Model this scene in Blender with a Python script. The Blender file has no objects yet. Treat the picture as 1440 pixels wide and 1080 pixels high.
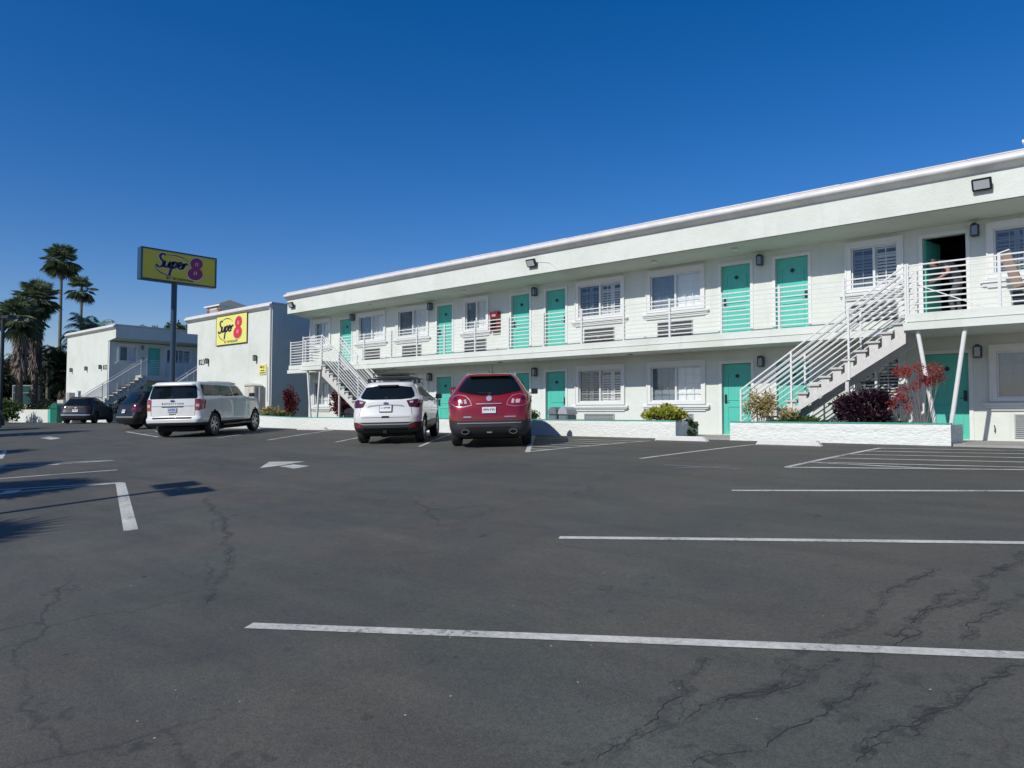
import bpy, bmesh, math, random
from mathutils import Vector, Matrix, Quaternion, geometry
from mathutils.bvhtree import BVHTree
R=math.radians; random.seed(7)
S=bpy.context.scene; COL=S.collection
# ------------------------------------------------------------------ object helpers
def tag(o,label=None,cat=None,group=None,kind=None):
    if label:o['label']=label
    if cat:o['category']=cat
    if group:o['group']=group
    if kind:o['kind']=kind
    return o
def empty(name,loc=(0,0,0),rz=0,parent=None,label=None,cat=None,group=None):
    o=bpy.data.objects.new(name,None);COL.objects.link(o);o.location=loc;o.rotation_euler=(0,0,rz);o.empty_display_size=.3
    if parent:o.parent=parent
    return tag(o,label,cat,group)
def kids(o): return [c for c in bpy.data.objects if c.parent==o]
def copy_tree(o,parent=None):
    c=o.copy();COL.objects.link(c)
    if parent:c.parent=parent
    for ch in kids(o):copy_tree(ch,c)
    return c
class MB:
    def __init__(s): s.v=[];s.f=[];s.m=[]
    def add(s,vs,fs,mi=0):
        b=len(s.v);s.v+=[tuple(v) for v in vs];s.f+=[tuple(i+b for i in f) for f in fs];s.m+=[mi]*len(fs);return s
    def box(s,x0,x1,y0,y1,z0,z1,mi=0,M=None):
        vs=[Vector(p) for p in ((x0,y0,z0),(x1,y0,z0),(x1,y1,z0),(x0,y1,z0),(x0,y0,z1),(x1,y0,z1),(x1,y1,z1),(x0,y1,z1))]
        if M:vs=[M@v for v in vs]
        return s.add(vs,[(0,3,2,1),(4,5,6,7),(0,1,5,4),(1,2,6,5),(2,3,7,6),(3,0,4,7)],mi)
    def tube(s,pts,r,n=8,mi=0,cap=True,r2=None):
        pts=[Vector(p) for p in pts];N=len(pts);rings=[]
        for i,p in enumerate(pts):
            d=(pts[min(i+1,N-1)]-pts[max(i-1,0)]).normalized()
            a=Vector((0,0,1)) if abs(d.z)<.9 else Vector((1,0,0))
            u=d.cross(a).normalized();w=d.cross(u)
            rr=r if r2 is None else r+(r2-r)*i/(N-1)
            rings.append([p+u*(rr*math.cos(2*math.pi*k/n))+w*(rr*math.sin(2*math.pi*k/n)) for k in range(n)])
        vs=[v for q in rings for v in q];fs=[]
        for i in range(N-1):
            for k in range(n):
                fs.append((i*n+k,i*n+(k+1)%n,(i+1)*n+(k+1)%n,(i+1)*n+k))
        if cap:fs+= [tuple(range(n))[::-1],tuple((N-1)*n+k for k in range(n))]
        return s.add(vs,fs,mi)
    def bar(s,a,b,w,h,mi=0):
        a=Vector(a);b=Vector(b);d=(b-a).normalized();up=Vector((0,0,1))
        if abs(d.z)>.95:up=Vector((0,1,0))
        u=d.cross(up).normalized()*w/2;t=u.cross(d).normalized()*h/2
        vs=[a-u-t,a+u-t,a+u+t,a-u+t,b-u-t,b+u-t,b+u+t,b-u+t]
        return s.add(vs,[(0,3,2,1),(4,5,6,7),(0,1,5,4),(1,2,6,5),(2,3,7,6),(3,0,4,7)],mi)
    def lathe(s,prof,n=24,c=(0,0,0),axis='z',mi=0,close=False):
        vs=[];fs=[];m=len(prof)
        for k in range(n):
            a=2*math.pi*k/n
            for r,h in prof:
                if axis=='z':p=(c[0]+r*math.cos(a),c[1]+r*math.sin(a),c[2]+h)
                elif axis=='x':p=(c[0]+h,c[1]+r*math.cos(a),c[2]+r*math.sin(a))
                else:p=(c[0]+r*math.cos(a),c[1]+h,c[2]+r*math.sin(a))
                vs.append(p)
        for k in range(n):
            for i in range(m-1 if not close else m):
                j=(i+1)%m
                fs.append((k*m+i,((k+1)%n)*m+i,((k+1)%n)*m+j,k*m+j))
        return s.add(vs,fs,mi)
    def prism(s,poly,a,b,axis='y',mi=0):
        # poly of 2D points; extruded along axis from a to b. axis y: (x,z); x: (y,z); z: (x,y)
        f={'y':lambda p,t:(p[0],t,p[1]),'x':lambda p,t:(t,p[0],p[1]),'z':lambda p,t:(p[0],p[1],t)}[axis]
        n=len(poly);vs=[f(p,a) for p in poly]+[f(p,b) for p in poly]
        fs=[tuple(range(n)),tuple(range(2*n-1,n-1,-1))]+[(i,i+n,(i+1)%n+n,(i+1)%n) for i in range(n)]
        return s.add(vs,fs,mi)
    def build(s,name,mat,parent=None,smooth=False,loc=(0,0,0),rz=0,bevel=0,fixn=True,sharp=40):
        me=bpy.data.meshes.new(name);me.from_pydata(s.v,[],s.f)
        mats=mat if isinstance(mat,(list,tuple)) else [mat]
        for m in mats:me.materials.append(m)
        me.polygons.foreach_set('material_index',s.m)
        if fixn or bevel:
            bm=bmesh.new();bm.from_mesh(me)
            if fixn:bmesh.ops.recalc_face_normals(bm,faces=bm.faces)
            if bevel:
                ed=[e for e in bm.edges if len(e.link_faces)==2 and e.calc_face_angle(0)>R(30)]
                bmesh.ops.bevel(bm,geom=ed,offset=bevel,segments=2,affect='EDGES',clamp_overlap=True)
            bm.to_mesh(me);bm.free()
        if smooth:
            me.polygons.foreach_set('use_smooth',[True]*len(me.polygons))
            me.set_sharp_from_angle(angle=R(sharp))
        o=bpy.data.objects.new(name,me);COL.objects.link(o);o.location=loc;o.rotation_euler=(0,0,rz)
        if parent:o.parent=parent
        return o
def mesh_obj(name,me,mat,parent=None):
    me.materials.clear();me.materials.append(mat)
    o=bpy.data.objects.new(name,me);COL.objects.link(o)
    if parent:o.parent=parent
    return o
def text_obj(name,txt,size,mat,parent,M,extrude=.004,shear=0,bold=0,align='CENTER',space=1.0):
    cu=bpy.data.curves.new('t','FONT');cu.body=txt;cu.size=size;cu.align_x=align;cu.align_y='CENTER';cu.extrude=extrude;cu.shear=shear;cu.offset=bold;cu.space_character=space
    t=bpy.data.objects.new('t',cu);COL.objects.link(t)
    dg=bpy.context.evaluated_depsgraph_get();me=bpy.data.meshes.new_from_object(t.evaluated_get(dg))
    bpy.data.objects.remove(t);me.transform(M);me.name=name
    return mesh_obj(name,me,mat,parent)
# ------------------------------------------------------------------ materials
def nmat(name):
    m=bpy.data.materials.new(name);m.use_nodes=True;nt=m.node_tree
    return m,nt,nt.nodes['Principled BSDF']
def N(nt,t,**k):
    n=nt.nodes.new(t)
    for a,b in k.items():
        if a.startswith('i_'):n.inputs[int(a[2:])].default_value=b
        else:setattr(n,a,b)
    return n
def simple(name,col,rough=.5,metal=0,spec=.5,coat=0,noise=0,nscale=8,bump=0,bscale=60,emis=None):
    m,nt,b=nmat(name);L=nt.links
    if max(col)>.3 and metal<.5:col=tuple(c*.84 for c in col)
    b.inputs['Base Color'].default_value=(*col,1);b.inputs['Roughness'].default_value=rough;b.inputs['Metallic'].default_value=metal
    b.inputs['Specular IOR Level'].default_value=spec;b.inputs['Coat Weight'].default_value=coat;b.inputs['Coat Roughness'].default_value=.04
    tc=N(nt,'ShaderNodeTexCoord')
    if noise:
        n=N(nt,'ShaderNodeTexNoise');n.inputs['Scale'].default_value=nscale;n.inputs['Detail'].default_value=8;n.inputs['Roughness'].default_value=.65
        L.new(tc.outputs['Object'],n.inputs['Vector'])
        r=N(nt,'ShaderNodeMapRange');r.inputs[1].default_value=.25;r.inputs[2].default_value=.75;r.inputs[3].default_value=1-noise;r.inputs[4].default_value=1+noise
        L.new(n.outputs[0],r.inputs[0])
        x=N(nt,'ShaderNodeVectorMath',operation='SCALE');x.inputs[0].default_value=col;L.new(r.outputs[0],x.inputs['Scale']);L.new(x.outputs[0],b.inputs['Base Color'])
    if bump:
        n=N(nt,'ShaderNodeTexNoise');n.inputs['Scale'].default_value=bscale;n.inputs['Detail'].default_value=6
        L.new(tc.outputs['Object'],n.inputs['Vector'])
        bp=N(nt,'ShaderNodeBump');bp.inputs['Strength'].default_value=bump;bp.inputs['Distance'].default_value=.02
        L.new(n.outputs[0],bp.inputs['Height']);L.new(bp.outputs[0],b.inputs['Normal'])
    return m
def glassy(name,tint=(.25,.3,.32),dark=.35,gloss=.9):
    # see-through pane: tinted transparency plus a fresnel mirror
    m=bpy.data.materials.new(name);m.use_nodes=True;nt=m.node_tree;nt.nodes.clear();L=nt.links
    o=N(nt,'ShaderNodeOutputMaterial');t=N(nt,'ShaderNodeBsdfTransparent');t.inputs[0].default_value=(*tint,1)
    g=N(nt,'ShaderNodeBsdfGlossy');g.inputs['Roughness'].default_value=.02;g.inputs[0].default_value=(gloss,gloss,gloss,1)
    f=N(nt,'ShaderNodeFresnel');gm=N(nt,'ShaderNodeNewGeometry');io=N(nt,'ShaderNodeMapRange');io.inputs[3].default_value=1.5;io.inputs[4].default_value=1/1.5;L.new(gm.outputs['Backfacing'],io.inputs[0]);L.new(io.outputs[0],f.inputs[0])
    mx=N(nt,'ShaderNodeMixShader');L.new(f.outputs[0],mx.inputs[0]);L.new(t.outputs[0],mx.inputs[1]);L.new(g.outputs[0],mx.inputs[2]);L.new(mx.outputs[0],o.inputs[0])
    return m
def stucco(name,col):
    m,nt,b=nmat(name);L=nt.links;tc=N(nt,'ShaderNodeTexCoord');col=tuple(c*.84 for c in col)
    n=N(nt,'ShaderNodeTexNoise');n.inputs['Scale'].default_value=.7;n.inputs['Detail'].default_value=7;n.inputs['Roughness'].default_value=.6
    L.new(tc.outputs['Object'],n.inputs['Vector'])
    r=N(nt,'ShaderNodeValToRGB');e=r.color_ramp.elements
    e[0].position=.3;e[0].color=(col[0]*.885,col[1]*.90,col[2]*.87,1);e[1].position=.55;e[1].color=(*col,1)
    L.new(n.outputs[0],r.inputs[0])
    # rain streaks
    mp=N(nt,'ShaderNodeMapping');mp.inputs['Scale'].default_value=(2.2,2.2,.22);L.new(tc.outputs['Object'],mp.inputs[0])
    n2=N(nt,'ShaderNodeTexNoise');n2.inputs['Scale'].default_value=1.6;n2.inputs['Detail'].default_value=5;L.new(mp.outputs[0],n2.inputs['Vector'])
    r2=N(nt,'ShaderNodeMapRange');r2.inputs[1].default_value=.58;r2.inputs[2].default_value=.78;r2.inputs[3].default_value=1;r2.inputs[4].default_value=.88;L.new(n2.outputs[0],r2.inputs[0])
    mu=N(nt,'ShaderNodeVectorMath',operation='SCALE');L.new(r.outputs[0],mu.inputs[0]);L.new(r2.outputs[0],mu.inputs['Scale']);L.new(mu.outputs[0],b.inputs['Base Color'])
    b.inputs['Roughness'].default_value=.85;b.inputs['Specular IOR Level'].default_value=.2
    n3=N(nt,'ShaderNodeTexNoise');n3.inputs['Scale'].default_value=38;n3.inputs['Detail'].default_value=5;L.new(tc.outputs['Object'],n3.inputs['Vector'])
    n4=N(nt,'ShaderNodeTexNoise');n4.inputs['Scale'].default_value=3.5;n4.inputs['Detail'].default_value=3;L.new(tc.outputs['Object'],n4.inputs['Vector'])
    ad=N(nt,'ShaderNodeMath',operation='MULTIPLY_ADD');ad.inputs[1].default_value=2.0;L.new(n4.outputs[0],ad.inputs[0]);L.new(n3.outputs[0],ad.inputs[2])
    bp=N(nt,'ShaderNodeBump');bp.inputs['Strength'].default_value=.5;bp.inputs['Distance'].default_value=.014;L.new(ad.outputs[0],bp.inputs['Height']);L.new(bp.outputs[0],b.inputs['Normal'])
    return m
def leafmat(name,c1,c2,rough=.5,trans=.25):
    m,nt,b=nmat(name);L=nt.links
    g=N(nt,'ShaderNodeNewGeometry');r=N(nt,'ShaderNodeValToRGB');r.color_ramp.elements[0].color=(*c1,1);r.color_ramp.elements[1].color=(*c2,1)
    L.new(g.outputs['Random Per Island'],r.inputs[0]);L.new(r.outputs[0],b.inputs['Base Color']);b.inputs['Roughness'].default_value=rough
    b.inputs['Specular IOR Level'].default_value=.35
    tr=N(nt,'ShaderNodeBsdfTranslucent');L.new(r.outputs[0],tr.inputs[0]);mx=N(nt,'ShaderNodeMixShader');mx.inputs[0].default_value=trans
    L.new(b.outputs[0],mx.inputs[1]);L.new(tr.outputs[0],mx.inputs[2]);L.new(mx.outputs[0],nt.nodes['Material Output'].inputs[0])
    return m
def asphalt():
    m,nt,b=nmat('asphalt_sealcoat');L=nt.links;tc=N(nt,'ShaderNodeTexCoord')
    def noise(sc,det=6,ro=.6,vec=None,dist=0):
        n=N(nt,'ShaderNodeTexNoise');n.inputs['Scale'].default_value=sc;n.inputs['Detail'].default_value=det;n.inputs['Roughness'].default_value=ro;n.inputs['Distortion'].default_value=dist
        L.new(vec or tc.outputs['Object'],n.inputs['Vector']);return n.outputs[0]
    def ramp(src,p0,v0,p1,v1):
        r=N(nt,'ShaderNodeMapRange');r.inputs[1].default_value=p0;r.inputs[2].default_value=p1;r.inputs[3].default_value=v0;r.inputs[4].default_value=v1;L.new(src,r.inputs[0]);return r.outputs[0]
    def mul(a,bb):
        x=N(nt,'ShaderNodeMath',operation='MULTIPLY');L.new(a,x.inputs[0]);L.new(bb,x.inputs[1]);return x.outputs[0]
    big=noise(.25,6,.62,dist=.6);mid=noise(1.3,7,.68,dist=.8);fine=noise(95,3,.7);fine2=noise(28,4,.7)
    # brushed-on sealer: streaks running along the lot
    mp=N(nt,'ShaderNodeMapping');mp.inputs['Rotation'].default_value=(0,0,R(28));mp.inputs['Scale'].default_value=(.22,1.6,1);L.new(tc.outputs['Object'],mp.inputs[0])
    streak=noise(1.2,6,.65,mp.outputs[0],.5)
    f=mul(ramp(big,.3,.90,.7,1.09),ramp(mid,.3,.88,.7,1.10));f=mul(f,ramp(streak,.3,.87,.72,1.14));f=mul(f,ramp(fine,.3,.66,.7,1.36));f=mul(f,ramp(fine2,.3,.84,.7,1.16))
    hue=N(nt,'ShaderNodeMix',data_type='RGBA');hue.inputs[6].default_value=(.071,.0755,.0645,1);hue.inputs[7].default_value=(.083,.079,.066,1)
    L.new(ramp(noise(.45,4,.5,dist=1.2),.38,0,.62,1),hue.inputs[0])
    # oil and old stains: dark soft-edged spots
    spn=noise(1.5,4,.55,dist=1.1);sp=ramp(spn,.70,1,.755,.55);f=mul(f,sp)
    spd=noise(4.2,2,.5,dist=.4);sd=ramp(spd,.74,1,.77,.5);f=mul(f,sd)
    sc=N(nt,'ShaderNodeVectorMath',operation='SCALE');L.new(hue.outputs[2],sc.inputs[0]);L.new(f,sc.inputs['Scale'])
    # pale scuffs and grit
    v=N(nt,'ShaderNodeTexVoronoi');v.inputs['Scale'].default_value=4.2;v.inputs['Randomness'].default_value=1;L.new(tc.outputs['Object'],v.inputs['Vector'])
    g1=ramp(v.outputs['Distance'],.014,1,.030,0);gm=ramp(noise(.9,3,.6),.46,0,.56,1)
    scf=mul(ramp(noise(26,5,.75,dist=1),.66,0,.76,1),ramp(noise(.6,3,.6,dist=.5),.6,0,.7,1))
    gx=N(nt,'ShaderNodeMath',operation='MAXIMUM');L.new(mul(g1,gm),gx.inputs[0]);s2=N(nt,'ShaderNodeMath',operation='MULTIPLY');s2.inputs[1].default_value=.22;L.new(scf,s2.inputs[0]);L.new(s2.outputs[0],gx.inputs[1])
    mx=N(nt,'ShaderNodeMix',data_type='RGBA');mx.inputs[7].default_value=(.5,.49,.46,1);L.new(gx.outputs[0],mx.inputs[0]);L.new(sc.outputs[0],mx.inputs[6])
    # hairline cracks, only where the lot is worn
    dv=N(nt,'ShaderNodeVectorMath',operation='ADD');nz=N(nt,'ShaderNodeTexNoise');nz.inputs['Scale'].default_value=3;nz.inputs['Detail'].default_value=6;L.new(tc.outputs['Object'],nz.inputs['Vector'])
    sv=N(nt,'ShaderNodeVectorMath',operation='SCALE');sv.inputs['Scale'].default_value=.45;L.new(nz.outputs['Color'],sv.inputs[0]);L.new(tc.outputs['Object'],dv.inputs[0]);L.new(sv.outputs[0],dv.inputs[1])
    vc=N(nt,'ShaderNodeTexVoronoi',feature='DISTANCE_TO_EDGE');vc.inputs['Scale'].default_value=.55;L.new(dv.outputs[0],vc.inputs['Vector'])
    ck=ramp(vc.outputs['Distance'],.0,.0,.012,1);cm=ramp(noise(.18,3,.5),.5,0,.62,1)
    inv=N(nt,'ShaderNodeMath',operation='SUBTRACT');inv.inputs[0].default_value=1;L.new(ck,inv.inputs[1]);cc=mul(inv.outputs[0],cm)
    h=N(nt,'ShaderNodeMath',operation='MULTIPLY');h.inputs[1].default_value=.55;L.new(cc,h.inputs[0])
    mc=N(nt,'ShaderNodeMix',data_type='RGBA');mc.inputs[7].default_value=(.012,.013,.014,1);L.new(h.outputs[0],mc.inputs[0]);L.new(mx.outputs[2],mc.inputs[6])
    L.new(mc.outputs[2],b.inputs['Base Color'])
    b.inputs['Roughness'].default_value=.75;L.new(ramp(mid,.3,.62,.7,.88),b.inputs['Roughness']);b.inputs['Specular IOR Level'].default_value=.35
    bp=N(nt,'ShaderNodeBump');bp.inputs['Strength'].default_value=.5;bp.inputs['Distance'].default_value=.006;L.new(fine,bp.inputs['Height']);L.new(bp.outputs[0],b.inputs['Normal'])
    return m
def paintline():
    m,nt,b=nmat('line_paint');L=nt.links;tc=N(nt,'ShaderNodeTexCoord')
    n=N(nt,'ShaderNodeTexNoise');n.inputs['Scale'].default_value=22;n.inputs['Detail'].default_value=8;n.inputs['Roughness'].default_value=.75;L.new(tc.outputs['Object'],n.inputs['Vector'])
    n2=N(nt,'ShaderNodeTexNoise');n2.inputs['Scale'].default_value=1.5;n2.inputs['Detail'].default_value=4;L.new(tc.outputs['Object'],n2.inputs['Vector'])
    a=N(nt,'ShaderNodeMath',operation='MULTIPLY_ADD');a.inputs[1].default_value=.7;L.new(n2.outputs[0],a.inputs[0]);L.new(n.outputs[0],a.inputs[2])
    r=N(nt,'ShaderNodeValToRGB');r.color_ramp.elements[0].position=.64;r.color_ramp.elements[0].color=(.60,.60,.53,1);r.color_ramp.elements[1].position=.96;r.color_ramp.elements[1].color=(.36,.36,.33,1);q=r.color_ramp.elements.new(1.0);q.color=(.16,.162,.15,1)
    L.new(a.outputs[0],r.inputs[0]);L.new(r.outputs[0],b.inputs['Base Color']);b.inputs['Roughness'].default_value=.7
    return m
def rockface():
    m,nt,b=nmat('split_face_block');L=nt.links;tc=N(nt,'ShaderNodeTexCoord')
    b.inputs['Base Color'].default_value=(.66,.69,.65,1);b.inputs['Roughness'].default_value=.8
    mp=N(nt,'ShaderNodeMapping');mp.inputs['Scale'].default_value=(.6,.6,1.3);L.new(tc.outputs['Object'],mp.inputs[0])
    n=N(nt,'ShaderNodeTexNoise');n.inputs['Scale'].default_value=26;n.inputs['Detail'].default_value=8;n.inputs['Roughness'].default_value=.65;n.inputs['Distortion'].default_value=.4;L.new(mp.outputs[0],n.inputs['Vector'])
    v=N(nt,'ShaderNodeTexVoronoi');v.inputs['Scale'].default_value=17;L.new(mp.outputs[0],v.inputs['Vector'])
    a=N(nt,'ShaderNodeMath',operation='ADD');L.new(n.outputs[0],a.inputs[0]);L.new(v.outputs['Distance'],a.inputs[1])
    bp=N(nt,'ShaderNodeBump');bp.inputs['Strength'].default_value=.42;bp.inputs['Distance'].default_value=.025;L.new(a.outputs[0],bp.inputs['Height']);L.new(bp.outputs[0],b.inputs['Normal'])
    return m
M={}
M['stucco']=stucco('white_stucco',(.755,.797,.735))
M['stucco_cool']=stucco('white_stucco_wing',(.735,.775,.71))
M['trim']=simple('white_trim',(.80,.82,.79),.5,noise=.05,nscale=5)
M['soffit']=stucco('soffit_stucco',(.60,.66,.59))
M['rail']=simple('rail_paint',(.78,.79,.77),.4,noise=.06,nscale=12)
M['stairm']=simple('stair_paint',(.66,.65,.61),.55,noise=.12,nscale=9,bump=.2)
M['tread']=simple('tread_concrete',(.60,.58,.54),.8,noise=.15,nscale=14,bump=.3)
M['teal']=simple('teal_door_paint',(.100,.575,.455),.45,noise=.05,nscale=4)
M['tealdk']=simple('teal_edge_paint',(.05,.27,.22),.6,noise=.15,nscale=10)
M['black']=simple('black_metal',(.015,.017,.02),.45)
M['lampglass']=simple('seeded_lamp_glass',(.16,.2,.23),.15,spec=.8)
M['floodglass']=simple('floodlight_lens',(.55,.58,.6),.2,spec=.8)
M['vinyl']=simple('white_vinyl',(.80,.82,.82),.35)
M['curtain']=simple('curtain_cloth',(.95,.98,.97),.9,noise=.06,nscale=20)
M['shutter']=simple('plantation_shutter',(.74,.76,.75),.5)
M['screen']=simple('insect_screen',(.10,.115,.125),.8)
M['room']=simple('room_gloom',(.035,.05,.055),.9)  # near-black colour stands in for the gloom of unlit rooms
M['glass']=glassy('window_glass',(.97,.98,.98))
M['ac']=simple('ac_grille_metal',(.40,.42,.42),.5,noise=.1,nscale=10)
M['acdk']=simple('ac_shade_sign_edge',(.05,.055,.055),.8)  # near-black for railing shade on the upper units; also the sign edge
M['acw']=simple('ac_white_grille',(.7,.71,.7),.5)
M['gut']=simple('gutter_metal',(.78,.775,.75),.45,noise=.16,nscale=2.2)
M['roof']=simple('roof_membrane',(.72,.71,.70),.8,noise=.12,nscale=3)
M['rust']=simple('roof_flashing',(.22,.13,.12),.8,noise=.3,nscale=6)
M['conc']=simple('concrete',(.36,.355,.33),.85,noise=.18,nscale=3,bump=.25,bscale=50)
M['stop']=simple('white_painted_concrete',(.74,.74,.71),.75,noise=.1,nscale=7,bump=.3)
M['block']=rockface()
M['soil']=simple('planter_soil',(.05,.038,.028),.95,noise=.3,nscale=10,bump=.6,bscale=25)
M['asphalt']=asphalt()
M['paint']=paintline()
M['faded']=simple('faded_paint',(.12,.122,.12),.8,noise=.5,nscale=30)
M['crack']=simple('asphalt_crack_fill',(.030,.032,.032),.8,noise=.4,nscale=30)
def stainmat():
    m=bpy.data.materials.new('tar_stain');m.use_nodes=True;nt=m.node_tree;L=nt.links;b=nt.nodes['Principled BSDF'];b.inputs['Base Color'].default_value=(.028,.033,.034,1);b.inputs['Roughness'].default_value=.65
    tc=N(nt,'ShaderNodeTexCoord');n=N(nt,'ShaderNodeTexNoise');n.inputs['Scale'].default_value=9;n.inputs['Detail'].default_value=8;n.inputs['Roughness'].default_value=.7;n.inputs['Distortion'].default_value=.6;L.new(tc.outputs['Object'],n.inputs['Vector'])
    r=N(nt,'ShaderNodeMapRange');r.inputs[1].default_value=.42;r.inputs[2].default_value=.66;r.inputs[3].default_value=0;r.inputs[4].default_value=.28;L.new(n.outputs[0],r.inputs[0])
    t=N(nt,'ShaderNodeBsdfTransparent');x=N(nt,'ShaderNodeMixShader');L.new(r.outputs[0],x.inputs[0]);L.new(t.outputs[0],x.inputs[1]);L.new(b.outputs[0],x.inputs[2]);L.new(x.outputs[0],nt.nodes['Material Output'].inputs[0]);return m
M['stain']=stainmat();M['stain2']=stainmat()
M['fred']=simple('red_cabinet',(.17,.008,.010),.35)
M['navy']=simple('navy_sign_metal',(.012,.045,.105),.4)
M['signpole']=simple('dark_blue_pole',(.018,.045,.085),.4,noise=.1)
M['yel_shade']=simple('sign_yellow_shaded',(.60,.53,.04),.4)  # deeper yellow: the shade on the pole sign's face is in the colour
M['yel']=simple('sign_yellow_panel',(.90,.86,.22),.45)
M['ink']=simple('sign_dark_ink',(.02,.012,.05),.5)
M['halo']=simple('sign_pale_outline',(.66,.66,.50),.5)
M['mag']=simple('sign_magenta',(.20,.008,.10),.45)
M['redink']=simple('sign_red',(.72,.03,.05),.45)
M['white']=simple('white_plain',(.8,.8,.8),.5)
M['cream']=simple('cream_utility_metal',(.62,.60,.52),.5,noise=.06)
M['grey']=simple('grey_metal',(.25,.26,.27),.5)
M['bin']=simple('grey_bin_plastic',(.16,.18,.2),.5,noise=.1)
M['binlid']=simple('bin_lid_plastic',(.42,.45,.48),.25)
M['binblk']=simple('black_bin_plastic',(.03,.035,.04),.4)
M['dkgreen']=simple('green_bin_plastic',(.008,.13,.085),.45)
M['tealsign']=simple('teal_sign_panel',(.008,.06,.058),.4)  # teal darkened to carry the shade on the sign board; also a bin
M['tan']=simple('tan_upholstery',(.24,.17,.13),.8,noise=.08,nscale=20,bump=.2)
M['brownwood']=simple('dark_wood',(.09,.06,.045),.6)
M['skin']=simple('skin',(.29,.15,.10),.5)
M['hair']=simple('black_hair',(.012,.010,.009),.5)
M['shirt']=simple('dark_shirt',(.018,.02,.03),.85)
M['trousers']=simple('charcoal_trousers',(.055,.06,.065),.85)
M['shoe']=simple('black_shoe',(.02,.02,.02),.5)
M['bark']=simple('palm_bark',(.17,.13,.10),.9,noise=.35,nscale=9,bump=.8,bscale=14)
M['bark2']=simple('shrub_stem',(.20,.16,.13),.9,noise=.2,nscale=20)
M['palebark']=simple('pale_palm_trunk',(.15,.15,.13),.9,noise=.25,nscale=6,bump=.5,bscale=10)
M['fan']=leafmat('fan_palm_leaf',(.045,.085,.045),(.20,.25,.13),.4,.3)
M['feather']=leafmat('feather_palm_leaf',(.045,.13,.10),(.16,.30,.22),.35,.35)
M['skirt']=leafmat('dead_frond',(.07,.055,.045),(.34,.28,.23),.9,.1)
M['dkleaf']=leafmat('dark_tree_leaf',(.008,.02,.012),(.045,.075,.03),.5,.2)
M['midleaf']=leafmat('shrub_leaf',(.02,.05,.015),(.12,.18,.05),.45,.3)
M['yleaf']=leafmat('yellow_variegated_leaf',(.10,.17,.025),(.60,.56,.08),.45,.3)
M['tanleaf']=leafmat('dry_yellow_leaf',(.20,.17,.06),(.52,.42,.18),.5,.3)
M['purple']=leafmat('purple_leaf',(.012,.007,.014),(.055,.016,.03),.4,.2)
M['redleaf']=leafmat('red_leaf',(.035,.008,.012),(.20,.03,.035),.45,.3)
M['redflower']=leafmat('coral_red_flower',(.20,.018,.018),(.50,.06,.05),.5,.25)
M['ground']=simple('dry_ground',(.07,.075,.045),.95,noise=.3,nscale=.4)
M['tile']=simple('grey_roof_tile',(.15,.16,.15),.8,noise=.3,nscale=12)
M['brick']=simple('red_brick_quoin',(.33,.06,.055),.8)
M['tyre']=simple('tyre_rubber',(.024,.024,.025),.75)
M['alloy']=simple('alloy_wheel',(.42,.43,.45),.3,metal=.85)
M['alloydk']=simple('dark_wheel',(.05,.05,.055),.35,metal=.6)
M['carglass']=simple('tinted_car_glass',(.006,.010,.013),.05,spec=.24)
M['cladding']=simple('black_cladding',(.022,.024,.028),.55)
M['under']=simple('underbody_black',(.008,.008,.009),.9)
M['chrome']=simple('chrome',(.75,.76,.78),.12,metal=1)
M['silver']=simple('silver_trim',(.5,.51,.53),.3,metal=.8)
M['plate']=simple('plate_white',(.72,.74,.76),.4)
M['plateblue']=simple('plate_pale_blue',(.45,.55,.72),.4)
M['plateink']=simple('plate_ink',(.02,.03,.09),.5)
M['lens']=simple('red_lamp_lens',(.24,.004,.006),.08,spec=.8,coat=1)
M['lensdk']=simple('dark_red_lamp_lens',(.07,.004,.005),.08,spec=.8,coat=1)
M['lensclr']=simple('clear_lamp_lens',(.55,.5,.5),.08,spec=.8,coat=1)
def paint(name,col,metal=.0,rough=.3,coat=1.0):
    return simple(name,col,rough,metal=metal,coat=coat,spec=.5)
M['p_white']=paint('white_car_paint',(.73,.745,.725))
M['p_red']=paint('red_car_paint',(.235,.003,.006),.25,.3)
M['p_black']=paint('black_car_paint',(.003,.003,.003),0,.4,.12)
M['p_navy']=paint('near_black_car_paint',(.010,.011,.013),.1,.4,.2)
# ------------------------------------------------------------------ facade pieces (local x along the wall, y into it)
def m_screen():
    m=glassy('screen_mesh',(.74,.77,.79));return m
M['screenmesh']=m_screen()
def wallholes(mb,x0,x1,z0,z1,holes,y=0.,dep=.16):
    xs=sorted({x0,x1,*[h[0] for h in holes],*[h[1] for h in holes]});zs=sorted({z0,z1,*[h[2] for h in holes],*[h[3] for h in holes]})
    idx={};vs=[]
    def V(x,z):
        if (x,z) not in idx:idx[(x,z)]=len(vs);vs.append((x,y,z))
        return idx[(x,z)]
    fs=[]
    for a,b in zip(xs,xs[1:]):
        for c,d in zip(zs,zs[1:]):
            cx,cz=(a+b)/2,(c+d)/2
            if any(h[0]<cx<h[1] and h[2]<cz<h[3] for h in holes):continue
            fs.append((V(a,c),V(b,c),V(b,d),V(a,d)))
    mb.add(vs,fs)
    for a,b,c,d in holes:
        mb.add([(a,y,c),(b,y,c),(b,y,d),(a,y,d),(a,y+dep,c),(b,y+dep,c),(b,y+dep,d),(a,y+dep,d)],[(0,1,5,4),(1,2,6,5),(2,3,7,6),(3,0,4,7)])
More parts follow.
